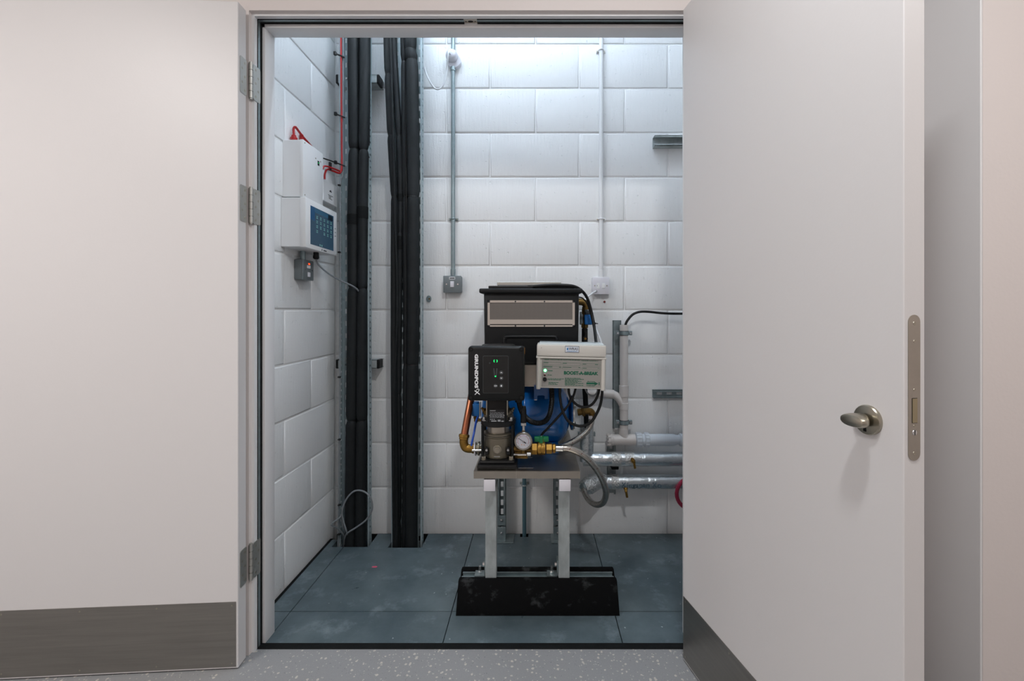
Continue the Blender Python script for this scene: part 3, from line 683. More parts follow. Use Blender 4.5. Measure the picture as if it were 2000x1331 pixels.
jb = thing('terminal_box', 'round white terminal box with hanging cord on the steel conduit', 'outlet', (X1, 2.28, ZB(133, 2.28)))
zc = ZB(118, 2.28)
put('round_base', B().lathe((X1+.004, YB, zc), (0, -1, 0), [(.037, 0), (.037, .020), (.034, .024), (0, .024)], 32), M_WHITEP, jb)
put('dome_cover', B().lathe((X1-.004, YB-.022, zc+.020), (0, -1, -.05), [(.031, 0), (.030, .014), (.026, .026), (.018, .033), (.006, .036), (0, .036)], 28), M_WHITEP, jb)
b = B(); q = 2.245; b.tube([W(879, 105, q), W(876, 103, q-.02), W(874.5, 112, q-.02), (W(873, 135, q)), W(868, 160, q), W(861, 172, q), W(852, 174, q), W(843, 165, q), W(832, 143, q), W(825, 115, q), W(822, 90, q), W(821, 60, q), W(820, -60, q)], .0042, 8)
put('white_cord', b, M_WHITEC, jb)
cy2 = 2.289; X2 = (1174-CX)/FPX*cy2
c2 = thing('plastic_conduit', 'white plastic conduit dropping to the white fused spur', 'conduit', (X2, cy2, ZB(542, cy2)))
put('pipe', B().cyl((X2, cy2, ZB(540, cy2)), (X2, cy2, ZT-.01), .0100, n=16), M_WHITEB, c2)
put('coupler', B().cyl((X2, cy2, ZB(543, cy2)), (X2, cy2, ZB(528, cy2)), .0128, n=16, ch=.001), M_WHITEB, c2)
saddle(c2, X2, cy2, ZB(98, cy2), M_WHITEB); saddle(c2, X2, cy2, ZB(428, cy2), M_WHITEB)
sp = thing('fused_spur', 'white plastic fused spur plate to the right of the black tank', 'switch', ((1173.5-CX)/FPX*2.27, 2.28, ZB(575, 2.27)))
xc, zc = (1173.5-CX)/FPX*2.27, ZB(558.5, 2.27)
put('back_box', B().box(xc-.0415, xc+.0415, 2.277, YB, zc-.0415, zc+.0415, .003), M_WHITEP, sp)
put('cover_plate', B().box(xc-.043, xc+.043, 2.270, 2.278, zc-.043, zc+.043, .003), M_WHITEP, sp)
put('fuse_carrier', B().box(xc-.021, xc-.006, 2.2688, 2.271, zc-.014, zc+.014, .0008, 1), M_WHITEB, sp)
put('fuse_slot', B().box(xc-.0195, xc-.0178, 2.2684, 2.2695, zc-.003, zc+.003), M_DTEXT, sp)
put('switch_rocker', B().box(xc+.006, xc+.021, 2.2672, 2.271, zc-.012, zc+.012, .0008, 1), M_WHITEB, sp)
for q in (-.030, .030): put('screw', B().cyl((xc+q, 2.271, zc), (xc+q, 2.269, zc), .0033, n=12), M_NICKEL, sp)
put('cord_hole', B().cyl((xc-.023, 2.271, zc-.027), (xc-.023, 2.2695, zc-.027), .0050, n=14), M_VOID, sp)
b = B(); q = 2.255; b.tube([(xc-.023, 2.272, zc-.027), W(1162, 570, 2.25), W(1152, 577, 2.22), W(1143, 586, 2.19), W(1147, 595, 2.16), W(1156, 618, 2.12), W(1163, 640, 2.08), W(1169, 655, 2.0), W(1175, 672, 1.86)], .0042, 8)
put('white_cord', b, M_WHITEC, sp)
solo('wall_plug', B().lathe((W(1180.5, 590, YB)), (0, -1, 0), [(.005, -.004), (.006, .004), (.004, .008), (0, .008)], 10), mat('plug_brown', (120, 30, 26), .5), 'small red wall plug left in the wall under the white fused spur', 'wall plug')

def strut(b, p0, p1, face, wd=.041, dp=.021, th=.0025, slots=None):
    """U channel between p0 and p1, open towards `face`; its web on the far side with slots"""
    p0, p1 = Vector(p0), Vector(p1); d = (p1-p0); Ln = d.length; d.normalize(); n = Vector(face).normalized(); u = n.cross(d)
    M = Matrix(((d.x,u.x,n.x,p0.x),(d.y,u.y,n.y,p0.y),(d.z,u.z,n.z,p0.z),(0,0,0,1)))
    for s_ in (-1, 1):
        b.box(0, Ln, min(s_*wd/2, s_*(wd/2-th)), max(s_*wd/2, s_*(wd/2-th)), -dp, 0, 0, 1, M)
        b.box(0, Ln, min(s_*wd/2, s_*(wd/2-.0095)), max(s_*wd/2, s_*(wd/2-.0095)), -th, 0, 0, 1, M)
    hw = wd/2-th
    if not slots: b.box(0, Ln, -hw, hw, -dp, -dp+th, 0, 1, M)
    else:
        b.box(0, Ln, .0065, hw, -dp, -dp+th, 0, 1, M).box(0, Ln, -hw, -.0065, -dp, -dp+th, 0, 1, M)
        t = 0
        while t < Ln: b.box(t, min(t+slots-.028, Ln), -.0065, .0065, -dp, -dp+th, 0, 1, M); t += slots
    return b
z = ZB(277, 2.28); xs0 = (1278-CX)/FPX*2.27
b = B(); strut(b, (xs0, 2.262, z), (1.11, 2.262, z), (0, -1, 0), .052, .042); ss = solo('strut_channel', b, M_GALVD, 'upper short steel strut channel on the wall beside the right door', 'bracket')
b = B(); strut(b, (xs0-.002, 2.283, ZB(770.5, 2.28)), (1.11, 2.283, ZB(770.5, 2.28)), (0, -1, 0), .041, .021, slots=.05); solo('strut_channel', b, M_GALV, 'lower slotted steel strut channel on the wall beside the right door', 'bracket')

# ---- waste pipe on its strut
XV, YV = (1218.5-CX)/FPX*2.24, 2.24
b = B(); strut(b, (.412, 2.283, ZB(838, 2.283)), (.412, 2.283, ZB(626, 2.283)), (0, -1, 0)); solo('strut_channel', b, M_GALV, 'vertical steel strut behind the white waste pipe', 'bracket')
wp = thing('waste_pipe', 'white plastic waste pipe with clips, tee and horizontal run', 'pipe', (XV, YV, ZB(872, YV)))
zz_ = lambda y: ZB(y, YV)
ZL, XC = zz_(859.5), (1192-CX)/FPX*YV
put('riser_pipe', B().lathe((XV, YV, zz_(850)), (0, 0, 1), [(.0205, 0), (.0205, zz_(635)-zz_(850)), (.0180, zz_(635)-zz_(850)), (.018, zz_(640)-zz_(850)), (0, zz_(640)-zz_(850))], 24), M_PVC, wp)
put('tee_socket', B().cyl((XV, YV, zz_(775)), (XV, YV, zz_(753)), .0232, n=24, ch=.001).cyl((XV, YV, zz_(800)), (XV, YV, zz_(787)), .0228, n=24, ch=.001), M_PVC, wp)
b = B(); b.tube([W(1140, 770, 2.262), W(1180, 769, 2.256), W(1198, 771, 2.25), W(1209, 779, 2.243), W(1217, 793, 2.24)], .0195, 18); put('branch_pipe', b, M_PVC, wp)
put('branch_socket', B().cyl(W(1180, 769, 2.256), W(1199, 771, 2.25), .0222, n=22, ch=.001), M_PVC, wp)
b = B(); b.tube([(XV, YV, zz_(838)), (XV, YV, zz_(850)), (XV+.012, YV, zz_(858)), (XV+.035, YV, ZL)], [.0225, .0225, .0235, .026], 20); put('tee_sweep', b, M_PVC, wp)
put('horizontal_tee', B().lathe((XC, YV, ZL), (1, 0, 0), [(.0285, 0), (.0285, .012), (.0265, .013), (.0265, .088), (.0275, .09), (.0275, .122)], 26), M_PVC, wp)
b = B(); b.lathe((XC-.016, YV, ZL), (1, 0, 0), [(.022, 0), (.0285, .004), (.0285, .018)], 26); cp = put('access_cap', b, M_PVC, wp)
for k in range(10):
    a = 2*math.pi*k/10; put('grip_rib', B().bar((XC-.017, YV+.0275*math.cos(a), ZL+.0275*math.sin(a)), (XC, YV+.0285*math.cos(a), ZL+.0285*math.sin(a)), .006, .004), M_PVC, cp)
x0 = XC+.124
for k, (dx, wl) in enumerate(((0, .030), (.042, .024))):
    n_ = put('compression_nut', B().lathe((x0+dx, YV, ZL), (1, 0, 0), [(.030, 0), (.0345, .003), (.0345, wl-.003), (.030, wl)], 26), M_PVCB, wp)
    for j in range(14):
        a = 2*math.pi*j/14; put('grip_rib', B().bar((x0+dx+.003, YV+.0345*math.cos(a), ZL+.0345*math.sin(a)), (x0+dx+wl-.003, YV+.0345*math.cos(a), ZL+.0345*math.sin(a)), .0035, .003), M_PVCB, n_)
put('coupling_body', B().lathe((x0+.030, YV, ZL), (1, 0, 0), [(.029, 0), (.029, .155), (.0235, .172), (.0235, .185), (.031, .188), (.031, .215), (.0235, .217), (.0235, .53)], 26), M_PVCB, wp)
def clip(parent, x, y, z, r, lug):
    b = B(); b.lathe((x, y, z-.009), (0, 0, 1), [(r, 0), (r+.0035, 0), (r+.0035, .018), (r, .018)], 28); 
    for q in (-1, 1): b.box(x+q*(r+.002) if q > 0 else x-r-.019, x+r+.019 if q > 0 else x-r-.002, y-.006, y+.006, z-.0105, z+.0105, .001, 1)
    c_ = put('pipe_clip', b, M_GALV, parent)
    put('rubber_liner', B().lathe((x, y, z-.011), (0, 0, 1), [(r+.0022, 0), (r+.0022, .022)], 28), M_RUBBER, c_)
    for q in (-1, 1): put('clip_bolt', B().hexa((x+q*(r+.011), y-.005, z), (x+q*(r+.011), y-.012, z), .006), M_BRIGHT, c_)
    put('clip_stud', B().cyl((x-.01, y+r, z), (x-.01, YB-.012, z), .005, n=10), M_GALV, c_)
clip(wp, XV, YV, zz_(651), .0207, 0); clip(wp, XV, YV, zz_(825), .0207, 0)
b = B(); b.tube([W(1221, 652, 2.235), W(1222, 634, 2.235), W(1228, 623, 2.235), W(1237, 614, 2.235), W(1250, 609.5, 2.235), W(1268, 609.5, 2.235), W(1300, 612.5, 2.235), W(1340, 613, 2.235), W(1430, 612, 2.235)], .0062, 10)
solo('cable', b, M_CABLE, 'black cable curving out of the top of the waste pipe', 'cable')

# ---- foil insulated pipes
b = B(); strut(b, (.384, 2.283, ZB(966, 2.283)), (.384, 2.283, ZB(868, 2.283)), (0, -1, 0), slots=.05); s2 = solo('strut_channel', b, M_GALVD, 'short steel strut behind the foil wrapped pipes', 'bracket')
YP = 2.222
def foil(name, label, z, xa, xb):
    r_ = thing(name, label, 'pipe', ((xa+xb)/2, YP, z-.034), group='foil wrapped pipes')
    b = B(); n = 40; pts = [Vector((xa+(xb-xa)*k/n, YP, z)) for k in range(n+1)]
    b.tube(pts, [.0338+random.uniform(-.0006, .0006) for _ in pts], 22, 0); put('foil_sleeve', b, M_FOIL, r_)
    return r_
zu, zl = ZB(897, YP), ZB(941.5, YP)
fu = foil('foil_pipe', 'upper foil wrapped water pipe running behind the right door', zu, .235, 1.11)
flw = foil('foil_pipe', 'lower foil wrapped water pipe with printed lettering', zl, .262, 1.11)
def tape(parent, x, z, wd):
    b = B(); b.lathe((x-wd/2, YP, z), (1, 0, 0), [(.0345, 0)]+[(.0352, wd*k/6) for k in range(1, 6)]+[(.0345, wd)], 24, jit=.02); put('foil_tape', b, M_CRUMP, parent)
for x in ((1203-CX)/FPX*YP, (1228-CX)/FPX*YP): tape(fu, x, zu, .045)
tape(flw, (1200-CX)/FPX*YP, zl, .035)
def drain(parent, px, py, Y, ang):
    c = W(px, py, Y); b = B(); d = Vector((0, -.5, -.86)).normalized() if ang else Vector((.15, -.9, -.25)).normalized()
    b.lathe(c-d*.016, d, [(.0085, 0), (.0085, .012), (.0105, .013), (.0105, .022), (.007, .023), (.007, .034), (0, .034)], 12)
    e = c+d*.014; b.cyl(e, e+Vector((.006, .002, -.030)), .0058, n=10)
    put('drain_cock', b, M_BRASS, parent)
drain(fu, 1236, 900, 2.182, 0); drain(flw, 1222, 954, 2.20, 1)
for px, py in ((1200, 912),):
    c = W(px, py, 2.235); put('pipe_clip', B().box(c.x-.016, c.x+.020, c.y-.012, c.y+.04, c.z-.012, c.z+.014, .004), M_RUBBER, fu)
me = text_mesh('Kingspan Ko', .039, .0001, .0002, .97)
R_ = .0352; xm = (1253-CX)/FPX*2.19
for v in me.vertices:
    a = (v.co.y-.006)/R_; v.co = Vector((xm+v.co.x, YP-math.cos(a)*(R_+v.co.z), zl+math.sin(a)*(R_+v.co.z)))
put('printed_lettering', me, M_FTEXT, flw)
b = B(); zt_ = ZB(833, 2.20); n = 16
b.tube([Vector((.252, 2.225, zu-.01+(zt_-zu+.01)*k/n)) for k in range(n+1)], [.034+random.uniform(-.0008, .0008) for _ in range(n+1)], 20, 0)
fv = thing('foil_pipe', 'short vertical foil wrapped pipe behind the blue vessel', 'pipe', (.252, 2.225, zu)); put('foil_sleeve', b, M_FOIL, fv)
b = B(); b.tube([W(1146, 836, 2.2), W(1145, 815, 2.2), W(1144, 790, 2.2), W(1142, 755, 2.19), W(1140, 720, 2.18)], .0125, 14); put('black_hose', b, M_RUBBER, fv)
put('rail_clip', B().box(.214, .30, 2.262, 2.285, zu+.10, zu+.118), M_GALV, fv)
# lower pipe end wrapped in crumpled tape
e0 = W(1140, 953, 2.14)
b = B(); b.lathe(e0, Vector((.55, .45, .05)), [(.017, -.004), (.029, -.006), (.036, .010), (.040, .03), (.038, .055), (.035, .09), (.034, .13)], 22, jit=.07); put('end_wrap', b, M_CRUMP, flw)
put('hose_collar', B().lathe(W(1137, 953, 2.125), Vector((.55, .45, .05)), [(.015, 0), (.019, .003), (.019, .018), (.015, .02)], 16), M_GALV, flw)
b = B(); b.torus(((1356-CX)/FPX*2.2, 2.19, ZB(962, 2.2)), (0, 1, .15), .088, .0095, n=32); solo('hose_loop', b, M_REDHOSE, 'red hose loop hanging under the foil pipes by the right door', 'hose')

# ================================================================== pump stand
st = thing('pump_stand', 'galvanised strut stand on a black rubber foot under the pump', 'stand', (-.03, 1.74, 0))
def foot():
    b = B(); prof = [(1.672, 0), (1.672, .012), (1.696, .112), (1.702, .119), (1.714, .119), (1.719, .110), (1.719, .092), (1.763, .092), (1.763, .112), (1.768, .121), (1.780, .121), (1.786, .114), (1.808, .012), (1.808, 0)]
    M = Matrix(((0,0,1,-.291),(1,0,0,0),(0,1,0,0),(0,0,0,1)))
    b.prism(prof, M, .602)
    for v in b.bm.verts:                                # ends taper in a little towards the top
        k = min(1, max(0, (v.co.z-.012)/.1)); v.co.x = .010+(v.co.x-.010)*(1-.016*k)
    es = [e for e in b.bm.edges if abs(e.verts[0].co.x-e.verts[1].co.x) < .02 and max(v.co.z for v in e.verts) > .05]
    bmesh.ops.bevel(b.bm, geom=es, offset=.006, segments=2, affect='EDGES', profile=.5)
    return b
put('rubber_foot', foot(), M_RUBFOOT, st)
b = B(); strut(b, (-.278, 1.741, .1135), (.298, 1.741, .1135), (0, 0, 1)); put('foot_rail', b, M_GALV, st)
XA, XB_ = -.166, .109
for x in (XA, XB_):
    b = B(); strut(b, (x, 1.708+.041, .115), (x, 1.708+.041, .478), (0, 1, 0), .041, .041); put('leg', b, M_GALVD, st)
    lx = x-.0225
    br = B(); br.box(lx-.041, lx+.001, 1.722, 1.760, .1135, .1185).box(lx-.003, lx+.0018, 1.722, 1.760, .1135, .175); k = put('angle_bracket', br, M_GALV, st)
    put('bolt', B().hexa((lx-.022, 1.741, .1185), (lx-.022, 1.741, .126), .0085).cyl((lx-.022, 1.741, .126), (lx-.022, 1.741, .145), .0048, n=10), M_BRIGHT, k)
    put('bolt', B().hexa((lx-.003, 1.741, .152), (lx-.012, 1.741, .152), .0085), M_BRIGHT, k)
    b = B(); strut(b, (x, 1.668, .5055), (x, 2.283, .5055), (0, 0, 1), .041, .041, slots=.05); put('arm', b, M_GALVD, st)
    put('white_end_cap', B().box(x-.0212, x+.0212, 1.656, 1.672, .4635, .5065, .003), M_WHITEP, st)
    put('rubber_pad', B().box(x-.020, x+.020, 1.672, 2.2, .5055, .5115), M_RUBBER, st)
    b = B(); strut(b, (x+.002, 2.228, .004), (x+.002, 2.228, .464), (0, -1, 0), .041, .041, slots=.045); put('rear_upright', b, M_GALV, st)
    for z0, z1 in ((.075, .123), (.008, .066)):
        f = put('fixing_plate', B().box(x-.0185, x+.0225, 2.2225, 2.2275, z0, z1, .001, 1), M_GALV, st)
        put('bolt', B().hexa((x+.002, 2.2225, (z0+z1)/2+.002), (x+.002, 2.2155, (z0+z1)/2+.002), .0075).cyl((x+.002, 2.2155, (z0+z1)/2+.002), (x+.002, 2.211, (z0+z1)/2+.002), .004, n=8), M_BRIGHT, f)
    b = B(); b.box(x-.030, x+.062, 2.196, 2.283, .0005, .0055, .001, 1).box(x-.0185, x+.0225, 2.200, 2.2275, .0055, .0105, .001, 1); put('base_plate', b, M_GALV, st)
xq = (1024-CX)/FPX*2.27
cq = thing('galvanised_conduit', 'thin blue-grey conduit rising from the floor under the pump tray', 'conduit', (xq, 2.276, -.2))
put('pipe', B().cyl((xq, 2.276, -.2), (xq, 2.276, .54), .0100, n=14), mat('conduit_bluegrey', (98, 132, 144), .4, .5), cq); saddle(cq, xq, 2.276, ZB(948, 2.276), M_GALVD)

ty = thing('drip_tray', 'stainless steel tray carrying pump and vessel', 'tray', (-.03, 1.93, .511))
TX0, TX1, TZ = -.223, .164, .538
for a, c in ((TX0, -.0685), (-.0680, TX1)):
    b = B(); b.box(a, c, 1.655, 2.235, TZ-.0015, TZ).box(a, c, 1.6548, 1.6563, .511, TZ-.0017).box(a, c, 2.2337, 2.2352, .511, TZ-.0017)
    if a == TX0: b.box(a-.0002, a+.0013, 1.656, 2.234, .511, TZ-.0017)
    else: b.box(c-.0013, c+.0002, 1.656, 2.234, .511, TZ-.0017)
    put('folded_panel', b, M_STEEL, ty)
for px, py, l in ((1027, 894, .052), (1027, 914, .055), (1059, 888, .012), (1107, 888, .010)):
    Y = (CAMH-TZ)*FPX/(py-CY); c = W(px, py, Y); put('fold_mark', B().box(c.x-l/2, c.x+l/2, Y-.003, Y+.003, TZ, TZ+.0006), M_BRIGHT, ty)

# ================================================================== pump
XP, YPm = -.1405, 1.746
pm = thing('booster_pump', 'vertical multistage pump with black control head on the tray', 'pump', (XP, YPm, TZ))
b = B(); b.box(XP-.074, XP+.074, 1.672, 1.820, TZ, TZ+.016, .006); b.box(XP-.066, XP+.066, 1.682, 1.810, TZ+.014, TZ+.029, .008); put('base', b, M_CAST, pm)
for sx in (-1, 1):
    for sy in (-1, 1):
        q = Vector((XP+sx*.051, YPm+sy*.047, TZ+.029)); put('base_bolt', B().cyl(q, q+Vector((0, 0, .0025)), .0105, n=16).hexa(q+Vector((0, 0, .0025)), q+Vector((0, 0, .012)), .0085), M_NICKEL, pm)
        q = Vector((XP+sx*.056, YPm+sy*.040, TZ+.02)); put('tie_rod', B().cyl(q, Vector((q.x, q.y, .693)), .0052, n=10), M_BLACKP, pm)
zf = lambda y: CAMH-(y-CY)/FPX*1.70
z0 = TZ+.028
b = B(); b.lathe((XP, YPm, z0), (0, 0, 1), [(.044, 0), (.052, .003), (.054, .010), (.054, .078), (.0565, .081), (.0565, .093), (.053, .095), (0, .095)], 40); vol = put('pump_body', b, M_PUMPST, pm)
put('seam_line', B().lathe((XP, YPm, z0+.085), (0, 0, 1), [(.0570, 0), (.0570, .0018)], 40), M_VOID, vol)
put('outer_sleeve', B().cyl((XP, YPm, z0+.094), (XP, YPm, .690), .0425, n=40), M_STEEL, pm)
q = Vector((XP, YPm-.053, z0+.040)); b = B(); b.cyl(q, q+Vector((0, -.006, 0)), .016, n=24, ch=.001).hexa(q+Vector((0, -.006, 0)), q+Vector((0, -.013, 0)), .0135).cyl(q+Vector((0, -.013, 0)), q+Vector((0, -.016, 0)), .006, n=12); put('drain_plug', b, M_NICKEL, pm)
put('casting_mark', B().box(XP-.012, XP+.010, YPm-.0548, YPm-.053, z0+.012, z0+.0145), M_BRIGHT, vol)
for sx in (-1, 1):
    b = B(); b.box(XP+sx*.040-.0065, XP+sx*.040+.0065, YPm-.050, YPm-.03, z0+.018, z0+.044, .002, 1); l = put('side_lug', b, M_CAST, pm)
    put('lug_screw', B().cyl((XP+sx*.040, YPm-.050, z0+.037), (XP+sx*.040, YPm-.0545, z0+.037), .0045, n=10), M_BRIGHT, l)
b = B(); b.lathe((XP, YPm, .688), (0, 0, 1), [(.060, 0), (.0668, .003), (.0668, .021), (.063, .0235), (0, .0235)], 44); put('head_flange', b, M_CAST, pm)
b = B(); b.lathe((XP, YPm, .711), (0, 0, 1), [(.060, 0), (.058, .012), (.047, .030), (.040, .048), (.038, .062)], 36); put('motor_stool_casting', b, M_PUMPST, pm)
for sx in (-1, 1):
    q = Vector((XP+sx*.0475, YPm-.042, .711)); put('flange_bolt', B().cyl(q, q+Vector((0, 0, .003)), .011, n=16).hexa(q+Vector((0, 0, .003)), q+Vector((0, 0, .013)), .0088), M_BRIGHT, pm)
    v0 = Vector((XP+sx*.043, YPm-.022, .738)); dv = Vector((sx*.72, -.12, .62)).normalized()
    put('vent_plug', B().cyl(v0-dv*.01, v0+dv*.010, .0125, n=14).hexa(v0+dv*.010, v0+dv*.017, .0095).cyl(v0+dv*.017, v0+dv*.026, .0048, n=10), M_PUMPST if sx > 0 else M_BRASSD, pm)
b = B(); b.box(XP-.037, XP+.037, 1.682, 1.800, .706, .795, .005); gd = put('coupling_guard', b, M_BLACKP, pm)
for sx in (-1, 1): put('guard_edge', B().box(XP+sx*.038-.0022, XP+sx*.038+.0022, 1.680, 1.69, .735, .80, .001, 1), M_NICKEL, gd)
npt = put('rating_plate', B().box(XP-.0285, XP+.0285, 1.6795, 1.682, .7105, .757), mat('plate_black', (34, 36, 38), .35, .3), gd)
b = B(); b.box(XP-.026, XP-.005, 1.679, 1.6798, .751, .7545)
for k in range(6):
    x = XP-.026
    while x < XP+.024:
        l = random.uniform(.004, .012); b.box(x, min(x+l, XP+.026), 1.6791, 1.6797, .727+k*.0036, .7284+k*.0036); x += l+.002
for x in (-.025, -.019, -.012): b.box(XP+x, XP+x+.0035, 1.679, 1.6798, .719, .7225)
b.box(XP-.021, XP-.002, 1.679, 1.6798, .7125, .7165).box(XP+.003, XP+.013, 1.6791, 1.6797, .7125, .7195).box(XP+.016, XP+.025, 1.6791, 1.6797, .7120, .716)
put('plate_print', b, mat('plate_print', (150, 154, 158), .5), npt)
for sx in (-1, 1): put('rivet', B().lathe((XP+sx*.0265, 1.6795, .735), (0, -1, 0), [(.0022, 0), (.0012, .0012), (0, .0014)], 8), M_BRIGHT, npt)
put('motor', B().lathe((XP, YPm+.004, .790), (0, 0, 1), [(.066, 0), (.066, .004), (.062, .008), (.062, .192), (.060, .196)], 40), M_BLACKP, pm)
put('motor_fan_cover', B().lathe((XP, YPm+.004, .984), (0, 0, 1), [(.0635, 0), (.064, .003), (.0625, .008), (.059, .0095), (0, .0095)], 40), M_BLACKP, pm)
put('lower_shroud', B().lathe((XP, YPm+.004, .782), (0, 0, 1), [(.062, 0), (.070, .006), (.070, .014)], 36), M_BLACKP, pm)
# control head
HX0, HX1, HZ0, HZ1, HY = -.2405, -.0385, .7975, .9945, 1.632
HXc, HZc = (HX0+HX1)/2, (HZ0+HZ1)/2
cb = put('control_head', B().box(HX0, HX1, HY+.002, 1.705, HZ0, HZ1-.004, .006), M_BLACKP, pm)
b = B(); b.box(HX0, HX1, HY, HY+.040, HZ0, HZ1, .011, 3); put('front_cover', b, M_BLACKP, pm)
put('orange_warning_sticker', B().box(HX1, HX1+.0006, 1.665, 1.69, .962, .985), mat('sticker_orange', (196, 130, 40), .5), cb)
for sx in (-1, 1):
    for sz in (-1, 1):
        x, z = HXc+sx*.0905, HZc+sz*.0865
        b = B(); b.lathe((x, HY-.0004, z), (0, 1, 0), [(.0078, .0), (.0066, .0), (.0060, .0005), (0, .0006)], 18); q = put('corner_screw', b, M_VOID, cb); put('screw_head', B().cyl((x, HY-.0003, z), (x, HY-.0012, z), .0032, n=10), M_CAST, q)
px2x = lambda px: (px-CX)/FPX*HY; py2z = lambda py: CAMH-(py-CY)/FPX*HY
pc = ((px2x(943.5)+px2x(993))/2, (py2z(695.5)+py2z(768.5))/2); pw, ph_ = px2x(993)-px2x(943.5), py2z(695.5)-py2z(768.5)
b = B(); b.prism(rrect(pw, ph_, .004), FRONT((pc[0], HY-.0001, pc[1])), .0006); put('display_rim', b, mat('rim_grey', (96, 104, 106), .4), cb)
b = B(); b.prism(rrect(pw-.0013, ph_-.0013, .0036), FRONT((pc[0], HY-.0003, pc[1])), .0007); dp = put('display_panel', b, mat('gloss_black', (12, 15, 16), .25), cb)
def dot(name, px, py, r, m_, par, e=.0014): put(name, B().cyl((px2x(px), HY-.0005, py2z(py)), (px2x(px), HY-e, py2z(py)), r, n=18), m_, par)
for a0, a1 in ((125, 235), (-55, 55)):
    poly = [(.0074*math.cos(math.radians(a0+(a1-a0)*k/8)), .0062*math.sin(math.radians(a0+(a1-a0)*k/8))) for k in range(9)]+[(.0046*math.cos(math.radians(a1+(a0-a1)*k/8)), .0052*math.sin(math.radians(a1+(a0-a1)*k/8))) for k in range(9)]
    put('status_eye', B().prism(poly, FRONT((px2x(968), HY-.0005, py2z(705.5))), .0012), M_LED, dp)
dot('sensor_spot', 956.5, 709.5, .0035, mat('sensor_grey', (44, 48, 50), .5), dp)
M_SEG = mat('segment_grey', (74, 84, 86), .5)
for k in range(10):
    for s_ in (-1, 1):
        x = px2x(967.6+s_*(2.9-k*.16)); z = py2z(720.5+k*1.62); b = B(); b.box(x-.0021, x+.0021, HY-.0013, HY-.0005, z-.0008, z+.0008); put('level_segment', b, M_SEG, dp)
dot('level_led', 967.8, 735.5, .0026, M_LED, dp)
M_BTN = mat('button_grey', (62, 66, 68), .5)
for px, py, kind in ((979.2, 728, 'up'), (979.2, 739, 'dn'), (968, 754, 'com'), (979.2, 754, 'dot')):
    q = Vector((px2x(px), 0, py2z(py))); bt_ = put('button', B().cyl((q.x, HY-.0005, q.z), (q.x, HY-.0014, q.z), .0071, n=20), M_BTN, dp)
    b = B(); Mq = FRONT((q.x, HY-.0013, q.z)); y0_ = .0006
    if kind in ('up', 'dn'):
        s_ = 1 if kind == 'up' else -1
        b.prism([(-.0036, -.0012*s_), (0, .0024*s_), (.0036, -.0012*s_), (.0022, -.0022*s_), (0, -.0002*s_), (-.0022, -.0022*s_)][::s_], Mq, y0_)
    elif kind == 'dot': b.prism([(.0028*math.cos(a*.785), .0034*math.sin(a*.785)) for a in range(8)], Mq, y0_)
    else:
        b.prism(rrect(.0014, .004, .0005), Mq @ Matrix.Translation((-.004, 0, 0)), y0_).prism(rrect(.0014, .0055, .0005), Mq @ Matrix.Translation((-.001, 0, 0)), y0_).prism(rrect(.004, .003, .001), Mq @ Matrix.Translation((.0033, 0, 0)), y0_)
    put('button_symbol', b, M_WTEXT, bt_)
me = text_mesh('GRUNDFOS', .0156, .0009, .0003, 1.30, 1.06)
wid = max(v.co.x for v in me.vertices)-min(v.co.x for v in me.vertices); tgt = py2z(692)-py2z(758.5)
for v in me.vertices: v.co.x *= tgt/wid
me.transform(plane_mat((px2x(930.2), HY-.0004, (py2z(692)+py2z(758.5))/2), (0, 0, -1), (1, 0, 0))); put('white_lettering', me, M_WTEXT, cb)
# crossed emblem under the lettering
b = B(); c = (px2x(931.8), py2z(766)); s_ = .0105
b.prism([(-.0098, .0035), (-.0068, .0062), (.0098, -.0068), (.0098, -.0110), (.0070, -.0085)], FRONT((c[0], HY-.0004, c[1])), .0005)
b.tube([(c[0]-.0078, HY-.0006, c[1]-.0098), (c[0]-.003, HY-.0006, c[1]-.0052), (c[0]+.0045, HY-.0006, c[1]+.0025), (c[0]+.0072, HY-.0006, c[1]+.0070), (c[0]+.0052, HY-.0006, c[1]+.0100), (c[0]-.0005, HY-.0006, c[1]+.0088), (c[0]-.0030, HY-.0006, c[1]+.0050)], [.0017, .0016, .0014, .0013, .0013, .0012, .0009], 6, 6)
put('crossed_emblem', b, M_WTEXT, cb)

# ---- suction / discharge fittings
vl = thing('ball_valve', 'brass ball valve with green butterfly handle right of the gauge', 'valve', W(1062, 888, 1.735))
ZV = CAMH-(876-CY)/FPX*1.735; vx = lambda px: (px-CX)/FPX*1.735
b = B(); b.hexa((vx(1038), 1.735, ZV), (vx(1050), 1.735, ZV), .0235).lathe((vx(1050), 1.735, ZV), (1, 0, 0), [(.0225, 0), (.0245, .003), (.0245, .012), (.0235, .014), (.0248, .016), (.0248, .028), (.021, .030)], 26)
b.hexa((vx(1066), 1.735, ZV), (vx(1078.5), 1.735, ZV), .0205); b.hexa((vx(1079), 1.735, ZV), (vx(1085), 1.735, ZV), .0180); put('valve_body', b, M_BRASS, vl)
put('stem', B().cyl((vx(1058.5), 1.735, ZV+.02), (vx(1058.5), 1.735, ZV+.036), .0095, n=14), M_BRASS, vl)
gx = vx(1057.5); gz = CAMH-(858-CY)/FPX*1.735
b = B(); b.box(gx-.0275, gx+.0275, 1.728, 1.742, gz-.0098, gz+.0098, .003).cyl((gx, 1.735, gz-.014), (gx, 1.735, gz+.011), .0105, n=18); hd = put('butterfly_handle', b, M_GREEN, vl); put('handle_screw', B().cyl((gx, 1.735, gz+.011), (gx, 1.735, gz+.013), .0045, n=10), M_BRIGHT, hd)
b = B(); b.box(vx(1005), vx(1031), 1.715, 1.755, ZV-.034, ZV-.010, .003).cyl((XP+.05, YPm-.004, ZV-.008), (vx(1040), 1.735, ZV-.008), .0155, n=18); put('inlet_block', b, M_BRASSD, vl)
